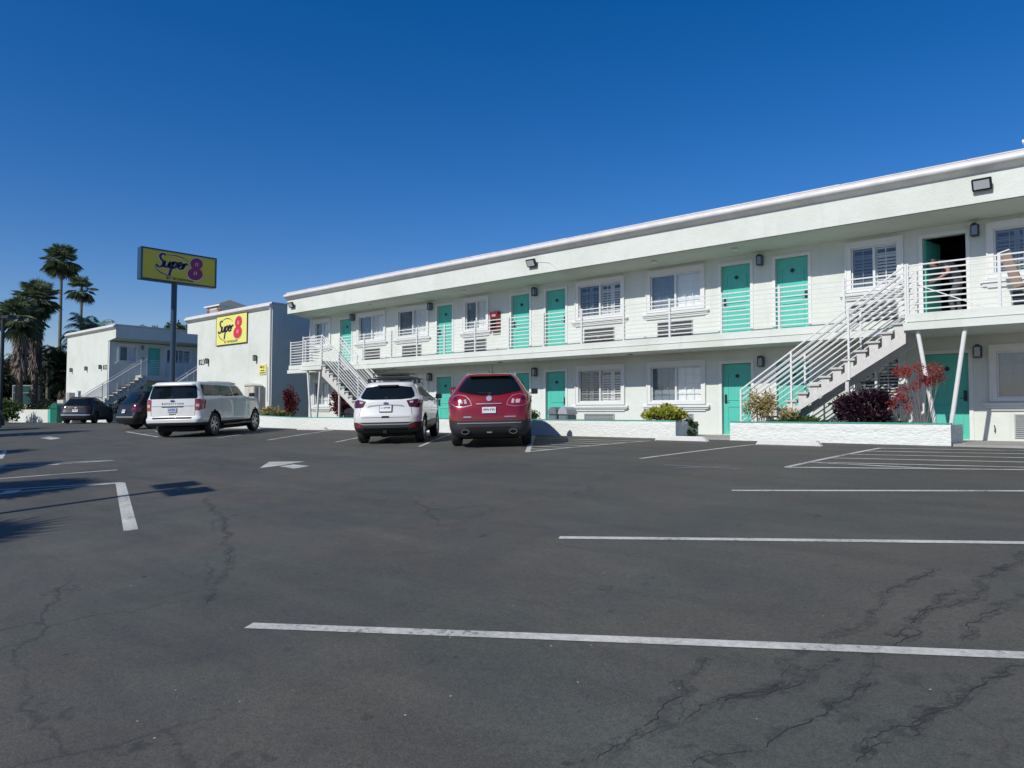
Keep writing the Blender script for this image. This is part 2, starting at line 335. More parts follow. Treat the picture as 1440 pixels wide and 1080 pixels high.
def window(par,x0,x1,z0,z1,kind='curtain',label=None,y=0.):
    w=x1-x0;xm=x0+w*.495
    mb=MB();t=.125
    for a,b,c,d in ((x0-t,x1+t,z1,z1+t+.01),(x0-t,x0,z0-.09,z1),(x1,x1+t,z0-.09,z1),(x0,x1,z0-.09,z0)):
        mb.box(a,b,y-.045,y+.01,c,d)
    for a,b,c,d in ((x0-t-.02,x1+t+.02,z1+t+.01,z1+t+.04),(x0-t-.02,x0-t+.015,z0-.09,z1+t+.01),(x1+t-.015,x1+t+.02,z0-.09,z1+t+.01)):
        mb.box(a,b,y-.065,y+.01,c,d)
    o=mb.build('window',M['trim'],par)
    if label:o['label']=label
    f=MB();e=.035
    for a,b,c,d in ((x0,x1,z1-e,z1),(x0,x1,z0,z0+e),(x0,x0+e,z0+e,z1-e),(x1-e,x1,z0+e,z1-e),(xm-.03,xm+.03,z0+e,z1-e)):
        f.box(a,b,y+.02,y+.10,c,d)
    f.build('window_frame',M['vinyl'],o)
    g=MB();g.box(x0+e,xm-.03,y+.062,y+.066,z0+e,z1-e);g.box(xm+.03,x1-e,y+.072,y+.076,z0+e,z1-e);g.build('pane',M['glass'],o)
    mu=MB()
    for a,b,yy in ((x0+e,xm-.03,y+.052),(xm+.03,x1-e,y+.062)):
        nc=3 if w>1.4 else 2
        for k in range(1,nc):
            xx=a+(b-a)*k/nc;mu.box(xx-.009,xx+.009,yy,yy+.008,z0+e,z1-e)
        for k in range(1,4):
            zz=z0+(z1-z0)*k/4;mu.box(a,b,yy-.0015,yy+.0065,zz-.009,zz+.009)
    mu.build('muntin',M['vinyl'],o)
    if kind=='shutter':
        s=MB();n=4 if w>1.4 else 2
        for k in range(n):
            a=x0+w*k/n;b=x0+w*(k+1)/n
            s.box(a+.004,a+.055,y+.12,y+.145,z0,z1);s.box(b-.055,b-.004,y+.12,y+.145,z0,z1);s.box(a+.055,b-.055,y+.12,y+.145,z0,z0+.08);s.box(a+.055,b-.055,y+.12,y+.145,z1-.08,z1)
            q=int((z1-z0-.16)/.082)
            for j in range(q):
                zz=z0+.12+j*.082
                s.box(-(b-a-.11)/2,(b-a-.11)/2,-.010,.010,-.021,.021,M=Matrix.Translation(((a+b)/2,y+.135,zz))@Matrix.Rotation(R(-20),4,'X'))
        s.build('shutter',M['shutter'],o)
        k=MB();k.box(x0-.02,x1+.02,y+.20,y+.21,z0-.02,z1+.02);k.build('room_gloom_panel',M['room'],o)  # dark panel stands in for the unlit room behind the slats
        if kind=='shutter' and w>1:
            d=MB();d.box(x0+e,xm-.03,y+.048,y+.049,z0+e,z1-e);d.build('insect_screen',M['screenmesh'],o)
    else:
        c=MB();rnd=random.Random(int(abs(x0)*100));seg=int(w/.03);pts=[]
        vs=[];fs=[]
        for k in range(seg+1):
            xx=x0+w*k/seg;yy=y+.135+.008*math.sin(k*.85+rnd.random()*.5)
            vs+=[(xx,yy,z0-.02),(xx,yy,z1+.02)]
        fs=[(2*k,2*k+2,2*k+3,2*k+1) for k in range(seg)]
        c.add(vs,fs);c.build('curtain',M['curtain'],o,fixn=False)
        d=MB();d.box(x0+e,xm-.03,y+.048,y+.049,z0+e,z1-e);d.build('insect_screen',M['screenmesh'],o)
    s=MB();sz=z0-.12
    s.box(x0-.28,x1+.28,y-.11,y+.01,sz-.075,sz);s.box(x0-.24,x1+.24,y-.075,y+.01,sz-.125,sz-.075);s.box(x0-.14,x1+.14,y-.045,y+.01,sz-.185,sz-.125)
    s.build('window_sill',M['trim'],o,bevel=.008)
    return o
def door(par,x0,x1,z0,z1,side='L',y=0.,label=None,opened=False,plaque=True):
    mb=MB();t=.085;x0+=0;
    for a,b,c,d in ((x0-t,x1+t,z1,z1+t),(x0-t,x0,z0,z1),(x1,x1+t,z0,z1)):mb.box(a,b,y-.025,y+.012,c,d)
    f=mb.build('door_frame',M['trim'],par)
    if opened:
        Mx=Matrix.Translation((x0+.02,y+.14,0))@Matrix.Rotation(R(80),4,'Z')
        d=MB();d.box(0,.86,-.02,.02,z0+.01,z1-.01,M=Mx);o=d.build('door',M['teal'],par,bevel=.003)
        if label:o['label']=label
        return o
    d=MB();d.box(x0+.012,x1-.012,y+.085,y+.13,z0+.015,z1-.01)
    w=x1-x0;a,b=x0+.14,x1-.14;cz=z0+.98
    # lower panel and arched upper panel: raised mouldings
    def ring(poly,wd):
        n=len(poly);cx=sum(p[0] for p in poly)/n;czz=sum(p[1] for p in poly)/n
        inn=[]
        for p in poly:
            dx,dz=p[0]-cx,p[1]-czz;inn.append((cx+dx*(1-wd/max(abs(dx),.12) if abs(dx)>.01 else 1),czz+dz*(1-wd/max(abs(dz),.12) if abs(dz)>.01 else 1)))
        for i in range(n):
            j=(i+1)%n;q=[poly[i],poly[j],inn[j],inn[i]]
            d.prism(q,y+.070,y+.086)
    ring([(a,z0+.17),(b,z0+.17),(b,z0+.83),(a,z0+.83)],.022)
    arch=[(a,cz+.02),(b,cz+.02),(b,z1-.30)]+[(a+(b-a)*(1-k/8),z1-.30+.13*math.sin(math.pi*k/8)) for k in range(1,8)]+[(a,z1-.30)]
    ring(arch,.022)
    for k in range(1,6):
        xx=a+(b-a)*k/6;d.box(xx-.004,xx+.004,y+.080,y+.0862,cz+.06,z1-.33);d.box(xx-.004,xx+.004,y+.080,y+.0862,z0+.2,z0+.8)
    o=d.build('door',M['teal'],par)
    if label:o['label']=label
    h=MB();hx=x0+.085 if side=='L' else x1-.085;s=1 if side=='L' else -1
    h.box(hx-.032,hx+.032,y+.055,y+.084,z0+.92,z0+1.17);h.tube([(hx,y+.056,z0+.99),(hx,y+.02,z0+.99),(hx+s*.11,y+.015,z0+.985)],.009,6)
    h.build('handle',M['black'],o)
    if plaque:
        p=MB();p.lathe([(0,-.012),(.055,-.012),(.055,.0),(0,0)],14,((x0+x1)/2,y+.066,z1-.36),'y');p.box((x0+x1)/2-.055,(x0+x1)/2+.055,y+.050,y+.053,z1-.375,z1-.345);p.build('room_number_plate',M['black'],o)
    return o
def aircon(par,x0,x1,z0,z1,y=0.,lvl=2):
    b=MB();b.box(x0,x1,y-.03,y+.01,z1-.03,z1);b.box(x0,x1,y-.03,y+.01,z0,z0+.03);b.box(x0,x0+.03,y-.03,y+.01,z0+.03,z1-.03);b.box(x1-.03,x1,y-.03,y+.01,z0+.03,z1-.03)
    b.box(x0+.03,x1-.03,y-.004,y+.004,z0+.03,z1-.03)
    o=b.build('air_conditioner',M['ac'] if lvl==1 else M['grey'],par)
    if lvl==2:  # upper units: railing shade painted with a darker frame and dark sheet
        bk=MB();bk.box(x0+.03,x1-.03,y-.008,y-.0045,z0+.03,z1-.03);bk.build('rail_shade_sheet',M['acdk'],o)
    s=MB();n=11 if lvl==1 else 6
    for k in range(n):
        zz=z0+.05+(z1-z0-.1)*k/(n-1)
        s.box(-(x1-x0)/2+.03,(x1-x0)/2-.03,-.014,.014,-.003,.003,M=Matrix.Translation(((x0+x1)/2,y-.016,zz))@Matrix.Rotation(R(35),4,'X'))
    s.box((x0+x1)/2-.05,(x0+x1)/2+.03,y-.036,y-.028,z0+.20,z0+.24)
    s.build('grille',M['ac'] ,o)
    return o
def wall_lamp(par,x,z,y=0.):
    b=MB();b.box(x-.045,x+.045,y-.02,y+.003,z-.10,z+.12)
    b.tube([(x,y-.02,z+.10),(x,y-.10,z+.15),(x,y-.115,z+.12)],.010,6)
    b.prism([(x-.085,z+.085),(x+.085,z+.085),(x+.03,z+.14),(x-.03,z+.14)],y-.20,y-.03)
    b.box(x-.075,x+.075,y-.19,y-.04,z-.165,z-.145)
    for sx in (-.07,.07):
        for sy in (-.185,-.045):b.box(x+sx-.007,x+sx+.007,y+sy-.007,y+sy+.007,z-.145,z+.085)
    o=b.build('wall_lamp',M['black'],par)
    g=MB();g.box(x-.062,x+.062,y-.177,y-.053,z-.145,z+.083);g.build('lamp_glass',M['lampglass'],o)
    return o
def flood(par,x,z,y,tilt=0):
    b=MB();b.box(x-.05,x+.05,y-.10,y+.003,z-.05,z+.05)
    X=Matrix.Translation((x,y-.12,z))@Matrix.Rotation(R(28+tilt),4,'X')
    b.box(-.19,.19,-.045,.045,-.13,.13,M=X);o=b.build('floodlight',M['black'],par,bevel=.012)
    g=MB();g.box(-.15,.15,-.052,-.046,-.09,.10,M=X);g.build('floodlight_lens',M['floodglass'],o)
def railrun(par,p0,p1,z,posts,n=8,h=1.08,endposts=True,name='railing'):
    # straight railing between plan points p0,p1 on floor z
    a=Vector((*p0,0));b=Vector((*p1,0));mb=MB()
    mb.bar(a+Vector((0,0,z+h)),b+Vector((0,0,z+h)),.035,.03)
    for k in range(n):
        zz=z+.09+(h-.09)*k/n
        mb.bar(a+Vector((0,0,zz)),b+Vector((0,0,zz)),.024,.030)
    o=mb.build(name,M['rail'],par)
    for t in posts:
        p=a.lerp(b,t);m=MB();m.box(p.x-.028,p.x+.028,p.y-.028,p.y+.028,z-.06,z+h+.045);m.build('rail_post',M['rail'],o)
    return o
def stair(par,loc,rz=0,sx=1,sy=1,rise=2.85,width=.92,base=None,supports=True):
    n=14;r=rise/15;g=.272
    e=empty('staircase',loc,rz,par)
    T=lambda x,y,z:Vector((x*sx,y*sy,z))
    Nz=lambda x:r+x*r/g
    L=n*g
    st=MB()
    for yy in (0.03,width-.03):
        x0=.15;a,b=T(x0,yy-.03,0),T(L,yy+.03,0)
        poly=[(x0,max(-.1,Nz(x0)-.62)),(L,Nz(L)-.66),(L,Nz(L)-.38),(x0,max(.0,Nz(x0)-.36))]
        vs=[T(p[0],yy-.025,p[1]) for p in poly]+[T(p[0],yy+.025,p[1]) for p in poly]
        st.add(vs,[(0,1,2,3),(7,6,5,4),(0,4,5,1),(1,5,6,2),(2,6,7,3),(3,7,4,0)])
        for k in range(n):   # saddle plates carrying the treads
            xa,xb=k*g+.05,k*g+.24;zt=(k+1)*r-.05
            pl=[(xa,Nz(xa)-.38),(xb,Nz(xb)-.38),(xb,zt),(xa,zt)]
            if pl[1][1]>zt-.01:pl[1]=(xb,zt-.03)
            vs=[T(p[0],yy-.012,p[1]) for p in pl]+[T(p[0],yy+.012,p[1]) for p in pl]
            st.add(vs,[(0,1,2,3),(7,6,5,4),(0,4,5,1),(1,5,6,2),(2,6,7,3),(3,7,4,0)])
    st.build('stringer',M['stairm'],e)
    for k in range(n):
        t=MB();p=T(k*g-.01,-.03,0);q=T(k*g+.29,width+.03,0)
        t.box(min(p.x,q.x),max(p.x,q.x),min(p.y,q.y),max(p.y,q.y),(k+1)*r-.05,(k+1)*r);t.build('tread',M['tread'],e,bevel=.006)
    for yy in (0.0,width):
        m=MB()
        for k in range(8):
            off=.12+ .137*k
            m.bar(T(-.05,yy,Nz(-.05)+off),T(L,yy,Nz(L)+off),.034 if k==7 else .024,.034 if k==7 else .024)
        q=.07 if yy==0 else -.07
        m.tube([T(-.05,yy+q,Nz(-.05)+.92),T(L-.1,yy+q,Nz(L-.1)+.92)],.017,6)
        h=m.build('stair_railing',M['rail'],e)
        for xp,low in ((-.05,-.02),(1.25,Nz(1.25)-.55),(2.6,Nz(2.6)-.6),(L+.02,Nz(L)-.3)):
            c=T(xp,yy,0);z1=Nz(xp)+1.09;w=MB();w.box(c.x-.022,c.x+.022,c.y-.022,c.y+.022,low,z1);w.build('rail_post',M['rail'],h)
    if supports:
        for yy in (.03,width-.03):
            c=T(2.55,yy,0);w=MB();w.box(c.x-.04,c.x+.04,c.y-.04,c.y+.04,-.05,Nz(2.55)-.6);w.build('support_post',M['stairm'],e)
    return e
def gutterprof(z):return [(0,z-.235),(-.10,z-.175),(-.18,z-.125),(-.205,z-.095),(-.212,z-.06),(-.205,z-.02),(-.185,z),(0,z)]
# ------------------------------------------------------------------ main motel wing
F2=2.83
W=[(-30.53,-29.40,'curtain'),(-27.10,-25.35,'curtain'),(-24.36,-22.59,'curtain'),(-20.33,-19.22,'curtain'),(-14.89,-13.20,'shutter'),(-12.10,-10.38,'curtain'),(-6.10,-5.0,'shutter'),(-2.95,-1.2,'shutter'),(.9,2.6,'curtain')]
Dr=[(-28.53,-27.66,'L'),(-21.96,-21.09,'L'),(-17.95,-17.08,'L'),(-16.33,-15.46,'R'),(-9.73,-8.84,'L'),(-8.11,-7.21,'R'),(-4.43,-3.51,'R'),(-.4,.5,'L')]
ACs=[(-26.80,-25.60),(-24.10,-22.90),(-20.38,-19.22),(-14.66,-13.46),(-11.85,-10.65),(-6.14,-5.0),(-2.63,-1.4),(1.1,2.3)]
LP=[-27.50,-22.29,-16.77,-8.51,-3.30]
motel=empty('motel_building',(0,0,0),label='long white two storey motel wing with teal doors and railed balcony',cat='motel')
X0,X1=-31.05,4.0
holes=[]
for f in (0,1):
    z=f*2.86
    for a,b,k in W:holes.append((a,b,z+.99,z+2.05))
    for a,b,s in Dr:holes.append((a,b,z+.012 if f==0 else F2+.012,z+2.06))
mb=MB();wallholes(mb,X0,X1,-.2,6.15,holes)
mb.build('wall',M['stucco'],motel,fixn=False)
mb=MB();mb.add([(X0,0,-.2),(X0,9,-.2),(X0,9,6.15),(X0,0,6.15)],[(0,3,2,1)]);mb.add([(X1,0,-.2),(X1,9,-.2),(X1,9,6.15),(X1,0,6.15)],[(0,1,2,3)]);mb.add([(X0,9,-.2),(X1,9,-.2),(X1,9,6.15),(X0,9,6.15)],[(0,1,2,3)]);mb.add([(X0,.2,2.7),(X1,.2,2.7),(X1,9,2.7),(X0,9,2.7)],[(0,1,2,3)])
mb.build('end_wall',M['stucco_cool'],motel)
# room behind the open door, its dimness put into the colour
mb=MB();a,b=-5.6,-2.6
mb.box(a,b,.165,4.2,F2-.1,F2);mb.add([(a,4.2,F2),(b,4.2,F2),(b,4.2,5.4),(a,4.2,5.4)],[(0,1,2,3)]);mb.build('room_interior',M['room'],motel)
rf=MB();rf.add([(X0-.1,-1.24,6.27),(X1,-1.24,6.27),(X1,9.1,6.33),(X0-.1,9.1,6.33),(X0-.1,-1.24,6.2),(X1,-1.24,6.2),(X1,9.1,6.2),(X0-.1,9.1,6.2)],[(0,1,2,3),(0,4,5,1),(1,5,6,2),(2,6,7,3),(3,7,4,0),(4,7,6,5)])
roof=rf.build('roof',M['roof'],motel)
# rolled edge of the membrane: low uneven laps
rnd=random.Random(3);re=MB();x=X0-.1
while x<X1:
    w=rnd.uniform(.9,1.8);re.box(x,min(x+w-.015,X1),-1.25,-1.02,6.272,6.292+rnd.uniform(0,.010));x+=w
re.build('roof_edge_lap',M['roof'],roof)
fl=MB();fl.box(X0-.1,X1,-1.29,-1.10,6.183,6.199);fl.build('flashing',M['rust'],roof)
gt=MB();gt.prism([(-1.2+p[0],p[1]) for p in gutterprof(6.18)],X0-.06,X1,'x');g=gt.build('gutter',M['gut'],roof,smooth=True,sharp=50)
fc=MB();fc.prism([(-1.2,5.29),(-1.2,5.952),(-1.08,5.952),(-1.08,5.31)],X0-.03,X1,'x');fc.build('fascia',M['stucco'],motel)
so=MB();so.add([(X0-.03,-1.08,5.30),(X1,-1.08,5.30),(X1,0.0,5.17),(X0-.03,0,5.17)],[(0,1,2,3)]);so.add([(X0-.03,-1.08,5.30),(X0-.03,0,5.17),(X0-.03,0,6.2),(X0-.03,-1.08,6.2)],[(0,1,2,3)])
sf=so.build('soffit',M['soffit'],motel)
for xx in (-29,-25.5,-19.8,-11.6,-9.0,-1.5):
    c=MB();c.lathe([(0,-.05),(.07,-.05),(.09,0),(0,0)],12,(xx,-.62,5.235));c.build('soffit_vent',M['trim'],sf)
ch=MB();ch.box(-2.20,-1.5,-.55,.1,6.3,6.62);ch.box(-2.28,-1.42,-.63,.18,6.62,6.68);ch.build('roof_vent',M['white'],roof)
for x,t in ((-30.58,0),(-15.9,0),(-2.95,0)):flood(motel,x,5.66,-1.2,t)
cb=MB();cb.tube([(-15.9,-1.21,5.72),(-15.2,-1.22,5.60),(-14.8,-1.205,5.30)],.006,5);cb.build('lamp_cable',M['rail'],motel)
# balcony deck
def plan(e):
    return [(X0+.1-e,-.002),(X0+.1-e,-1.17-e),(-28.38-e,-1.17-e),(-28.38-e,-2.12-e),(-26.87+e,-2.12-e),(-26.87+e,-1.17-e),(-4.33-e,-1.17-e),(-4.33-e,-2.12-e),(X1,-2.12-e),(X1,-.002)]
mb=MB();mb.prism(plan(0),2.648,F2,'z');mb.prism(plan(-.035),2.60,2.6479,'z');bal=mb.build('balcony_deck',M['stucco'],motel)
mb=MB();mb.prism(plan(.045),2.46,2.622,'z');mb.build('deck_beam',M['stucco'],bal)
for x in (-29.9,-24,-18,-12.5,-6.5): 
    c=MB();c.box(x-.06,x+.06,-.62,-.5,2.44,2.459);c.build('deck_vent',M['rust'],bal)
PX=[-30.84,-29.6,-28.38,-27.0,-25.22,-23.45,-21.88,-20.31,-18.70,-17.07,-15.51,-13.95,-12.36,-10.79,-9.18,-7.56,-5.94,-4.32]
def rr(xa,xb,y,xs):
    railrun(motel,(xa,y),(xb,y),F2,[(x-xa)/(xb-xa) for x in xs if xa-.01<=x<=xb+.01])
rr(-30.84,-28.38,-1.13,PX);rr(-27.0,-4.32,-1.13,PX)
rr(-28.33,-26.92,-2.07,[-28.33,-26.92]);rr(-4.29,3.9,-2.07,[-4.29,-2.56,-.82,.92,2.66])
railrun(motel,(-30.84,-1.13),(-30.84,-.05),F2,[]);railrun(motel,(-28.33,-2.07),(-28.33,-1.16),F2,[])
for xs in ((-28.04,-27.75),(-27.10,-27.32),(-4.12,-3.79),(-3.20,-3.53),(.1,.4),(1.0,.7)):
    m=MB();m.tube([(xs[1],-2.02,.2),(xs[0],-2.02,2.47)],.047,12);m.build('support_strut',M['rail'],motel,smooth=True)
stair(motel,(-8.15,-2.10,-.01),sx=1);stair(motel,(-23.05,-2.10,-.01),sx=-1)
# openings
for f in (0,1):
    z=f*2.86;nm='upper' if f else 'ground floor'
    for i,(a,b,k) in enumerate(W):
        if f==0 and i==7:k='curtain'
        window(motel,a,b,z+.99,z+2.05,k)
    for i,(a,b,s) in enumerate(Dr):
        op=(f==1 and i==6)
        door(motel,a,b,z+.0 if f==0 else F2,z+2.06,s,label='teal door standing open' if op else None,opened=op)
    for a,b in ACs:aircon(motel,a,b,z+.07,z+.61,lvl=1 if f==0 else 2)
    for x in LP:wall_lamp(motel,x,z+2.09)
for x,z in ((-18.69,4.03),(-20.80,1.25)):
    m=MB();m.box(x-.2,x+.2,-.17,0,z-.37,z+.37);o=m.build('fire_extinguisher_cabinet',M['fred'],motel,bevel=.01)
    m=MB();m.box(x-.13,x+.13,-.176,-.171,z-.30,z+.10);m.build('cabinet_window',M['carglass'],o)
    m=MB();m.box(x-.09,x+.09,-.175,-.171,z+.18,z+.26);m.build('cabinet_notice',M['ac'],o)
mb=MB();mb.box(-1.75,-1.68,-.03,0,.2,.45);mb.tube([(-3.02,-.02,.35),(-3.0,-.05,.28),(-3.01,-.04,.2)],.014,6);mb.build('hose_bib',M['brownwood'],motel)
# ------------------------------------------------------------------ wing with sunlit end wall
def gutterrun(par,xa,xb,z,y=0):
    g=MB();g.prism([(y+p[0],p[1]) for p in gutterprof(z)],xa,xb,'x');g.build('gutter',M['gut'],par,smooth=True,sharp=50)
def wing(name,label,xa,xb,zt,zb,D,over,ov=1.35):
    e=empty(name,(0,0,0),label=label,cat='motel')
    if over>0:poly=[(xa,zb),(xb,zb),(xb,zt-1.02),(xb+ov,zt-.88),(xb+ov,zt-.001),(xa,zt-.001)]
    else:poly=[(xa,zb),(xb,zb),(xb,zt-.001),(xa-ov,zt-.001),(xa-ov,zt-.88),(xa,zt-1.02)]
    m=MB();n=len(poly);vs=[(p[0],0,p[1]) for p in poly];m.add(vs,[tuple(range(n))]);m.build('end_wall',M['stucco_cool'],e)
    m=MB();m.add([(p[0],D,p[1]) for p in poly],[tuple(range(n))])
    if over>0:m.add([(xa,0,zb),(xa,D,zb),(xa,D,zt-.001),(xa,0,zt-.001)],[(0,1,2,3)])
    else:m.add([(xb,0,zb),(xb,D,zb),(xb,D,zt-.001),(xb,0,zt-.001)],[(0,1,2,3)]);m.add([(xa,0,zb),(xa,D,zb),(xa,D,zt-1.02),(xa,0,zt-1.02)],[(0,1,2,3)])
    m.build('wall',M['stucco_cool'],e)
    xl,xr=(xa,xb+ov) if over>0 else (xa-ov,xb)
    m=MB();m.box(xl-.08,xr+.08,-.10,D+.1,zt+.002,zt+.08);r=m.build('roof',M['roof'],e)
    m=MB();m.box(xl-.10,xr+.10,-.13,.05,zt-.018,zt);m.build('flashing',M['rust'],r)
    gutterrun(r,xl-.03,xr+.05,zt-.02)
    m=MB();xs=xb+ov if over>0 else xa-ov
    m.box(min(xs,xs-.08*over),max(xs,xs-.08*over),.003,D,zt-.88,zt-.001);m.build('fascia',M['stucco_cool'],e)
    xw=xb if over>0 else xa
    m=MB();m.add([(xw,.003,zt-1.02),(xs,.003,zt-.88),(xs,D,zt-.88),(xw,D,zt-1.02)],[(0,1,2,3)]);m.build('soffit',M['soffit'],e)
    return e
w823=wing('motel_wing','white two storey motel wing whose end wall carries the square yellow sign',-42.7,-34.45,6.25,-.3,16,-1)
w832=wing('motel_wing','white two storey motel wing numbered 832, farthest left behind the dark cars',-64.8,-56.4,6.75,-.5,16,1)
# end-wall fittings
def digits(par,txt,xc,z,size):
    text_obj('house_number',txt,size,M['black'],par,Matrix.Translation((xc,-.014,z))@Matrix.Rotation(R(90),4,'X'),extrude=.010,bold=0,space=1.12)
digits(w823,'823',-42.12,3.55,.46);digits(w832,'832',-56.85,3.85,.46)
wall_lamp(w823,-41.30,3.60);wall_lamp(w823,-35.95,3.52)
for x in (-63.5,-60.35,-57.55):wall_lamp(w832,x,3.92)
m=MB();m.tube([(-34.55,-.06,6.0),(-34.55,-.06,.3)],.05,8);m.tube([(-34.82,-.03,3.0),(-34.82,-.03,1.2)],.02,6);m.build('downspout',M['white'],w823,smooth=True)
# yellow wall sign and small notice
def swoosh(par,mat,cx,cz,rx,rz,a0,a1,w,tf,t=.01):
    m=MB();n=22;vs=[];
    for k in range(n+1):
        a=R(a0+(a1-a0)*k/n);ww=w*math.sin(math.pi*(k+.6)/(n+1.2))
        for s in (1,-1):
            p=(cx+(rx+s*ww/2)*math.cos(a),cz+(rz+s*ww/2)*math.sin(a));vs+=[tf(p[0],p[1],0),tf(p[0],p[1],t)]
    fs=[]
    for k in range(n):
        b=4*k;fs+=[(b+1,b+5,b+7,b+3),(b,b+2,b+6,b+4),(b,b+4,b+5,b+1),(b+2,b+3,b+7,b+6)]
    m.add(vs,fs);return m.build('logo_ring',mat,par)
SUP=[ # brush-script strokes of the word, unit = letter height
 [(.62,.98),(.50,1.05),(.33,1.0),(.26,.84),(.33,.68),(.45,.55),(.48,.38),(.40,.20),(.22,.12),(.06,.16),(.03,.27)],
 [(.62,.60),(.56,.38),(.56,.22),(.66,.16),(.80,.26),(.90,.44)],[(.97,.60),(.90,.36),(.90,.20),(.98,.18)],
 [(1.16,.60),(1.08,.30),(.98,-.05),(.88,-.42)],[(1.10,.42),(1.22,.58),(1.36,.58),(1.40,.44),(1.32,.26),(1.20,.18),(1.07,.24)],
 [(1.50,.36),(1.64,.42),(1.74,.54),(1.68,.62),(1.56,.56),(1.50,.36),(1.56,.20),(1.68,.17),(1.84,.28)],
 [(1.90,.58),(1.86,.36),(1.82,.18)],[(1.86,.36),(1.96,.52),(2.08,.60),(2.16,.52)]]
def strokes(par,mat,polys,w,tf,ox,oz,s,t=.012,name='lettering'):
    m=MB()
    for q in polys:
        # smooth and sweep a round-nibbed flat ribbon
        P=[Vector((p[0],p[1])) for p in q];D=[]
        for i in range(len(P)-1):
            p0=P[max(i-1,0)];p1=P[i];p2=P[i+1];p3=P[min(i+2,len(P)-1)]
            for k in range(4):
                u=k/4;D.append(.5*((2*p1)+(p2-p0)*u+(2*p0-5*p1+4*p2-p3)*u*u+(3*p1-p0-3*p2+p3)*u**3))
        D.append(P[-1]);n=len(D);vs=[]
        for i in range(n):
            d=(D[min(i+1,n-1)]-D[max(i-1,0)]).normalized();nn=Vector((-d.y,d.x));ww=w*(.62+.38*abs(nn.x))*(.75 if i in (0,n-1) else 1)
            for sgn in (1,-1):
                p=D[i]+nn*(ww/2*sgn);vs+=[tf(ox+p.x*s,oz+p.y*s,0),tf(ox+p.x*s,oz+p.y*s,t)]
        fs=[]
        for i in range(n-1):
            b=4*i;fs+=[(b+1,b+5,b+7,b+3),(b,b+2,b+6,b+4),(b,b+4,b+5,b+1),(b+2,b+3,b+7,b+6)]
        fs+=[(0,1,3,2),(4*n-4,4*n-2,4*n-1,4*n-3)]
        m.add(vs,fs)
    return m.build(name,mat,par)
def eight(par,mat,slitmat,cx,cz,h,tf,t=.02,slant=.12,fat=1.0):
    m=MB()
    for (dz,rx,rz,tt) in ((.245,.265,.27,0),(-.235,.32,.29,.002)):
        n=28;pts=[]
        for k in range(n):
            a=2*math.pi*k/n;x=rx*h*fat*math.cos(a);z=rz*h*math.sin(a)+dz*h;pts.append((cx+x+slant*z,cz+z))
        m.add([tf(p[0],p[1],0) for p in pts]+[tf(p[0],p[1],t+tt) for p in pts],[tuple(range(n)),tuple(range(2*n-1,n-1,-1))]+[(i,i+n,(i+1)%n+n,(i+1)%n) for i in range(n)])
    o=m.build('numeral_eight',mat,par)
    m=MB()
    for dz in (.22,-.20):
        for s in (-1,1):
            x0=cx+slant*dz*h+s*.045*h;z0=cz+dz*h
            q=[(x0-.014*h+slant*.1*h,z0+.085*h),(x0+.014*h+slant*.1*h,z0+.085*h),(x0+.014*h-slant*.1*h,z0-.085*h),(x0-.014*h-slant*.1*h,z0-.085*h)]
            m.add([tf(p[0],p[1],t) for p in q]+[tf(p[0],p[1],t+.008) for p in q],[(0,1,2,3),(7,6,5,4),(0,4,5,1),(1,5,6,2),(2,6,7,3),(3,7,4,0)])
    m.build('numeral_slit',slitmat,o);return o
def logo(par,tf,w,h,Mt,eightmat,narrow=False):
    # tf(x,z,t): sign-plane coords (origin centre), t outwards
    if narrow:
        s=.40;ox,oz=-1.42,-.06
        tf2=lambda x,z,t:tf(x,z*.9,t)
        swoosh(par,M['ink'],-.50,.06,.86,.66,38,128,.045,tf2);swoosh(par,M['ink'],-.55,-.05,.90,.60,186,262,.045,tf2)
        strokes(par,M['ink'],SUP,.17,tf2,-1.45,-.22,.78,name='lettering')
        eight(par,M['halo'],eightmat,.76,.07,1.27,tf,t=.010,fat=1.2);eight(par,eightmat,M['white'],.78,.07,1.16,tf,t=.018,fat=1.2)
    else:
        swoosh(par,M['halo'],-.30,.07,.88,.50,30,118,.08,tf,t=.006);swoosh(par,M['halo'],-.36,-.02,.86,.44,183,275,.08,tf,t=.006)
        swoosh(par,M['ink'],-.30,.07,.88,.50,30,118,.05,tf);swoosh(par,M['ink'],-.36,-.02,.86,.44,183,275,.05,tf)
        strokes(par,M['halo'],SUP,.29,tf,-1.15,-.17,.70,t=.008,name='lettering_outline')
        strokes(par,M['ink'],SUP,.18,tf,-1.15,-.17,.70,t=.014,name='lettering')
        eight(par,M['halo'],eightmat,.77,.06,1.17,tf,t=.012,fat=1.1);eight(par,eightmat,M['halo'],.78,.06,1.08,tf,t=.02,fat=1.1)
sg=empty('wall_sign',(-38.62,-.062,5.22),label='square yellow motel sign with red numeral fixed high on the sunlit end wall',cat='sign')
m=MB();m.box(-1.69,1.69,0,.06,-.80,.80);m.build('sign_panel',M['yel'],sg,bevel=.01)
m=MB()
for q in ((-1.72,1.72,.80,.83),(-1.72,1.72,-.83,-.80),(-1.72,-1.69,-.80,.80),(1.69,1.72,-.80,.80)):m.box(q[0],q[1],-.006,.061,q[2],q[3])
m.build('sign_edge',M['acdk'],sg)
tf=lambda x,z,t:Vector((x,-t-.003,z))
logo(sg,tf,3.38,1.6,M,M['redink'],True)
text_obj('small_lettering','BY WYNDHAM',.19,M['ink'],sg,Matrix.Translation((.0,-.006,-.67))@Matrix.Rotation(R(90),4,'X'),extrude=.004,space=1.2)
ns=empty('notice_sign',(-35.28,-.045,2.88),label='small yellow notice beside the downspout, below the right wall lamp',cat='sign')
m=MB();m.box(-.33,.33,0,.043,-.27,.27);m.build('sign_panel',M['yel'],ns,bevel=.005)
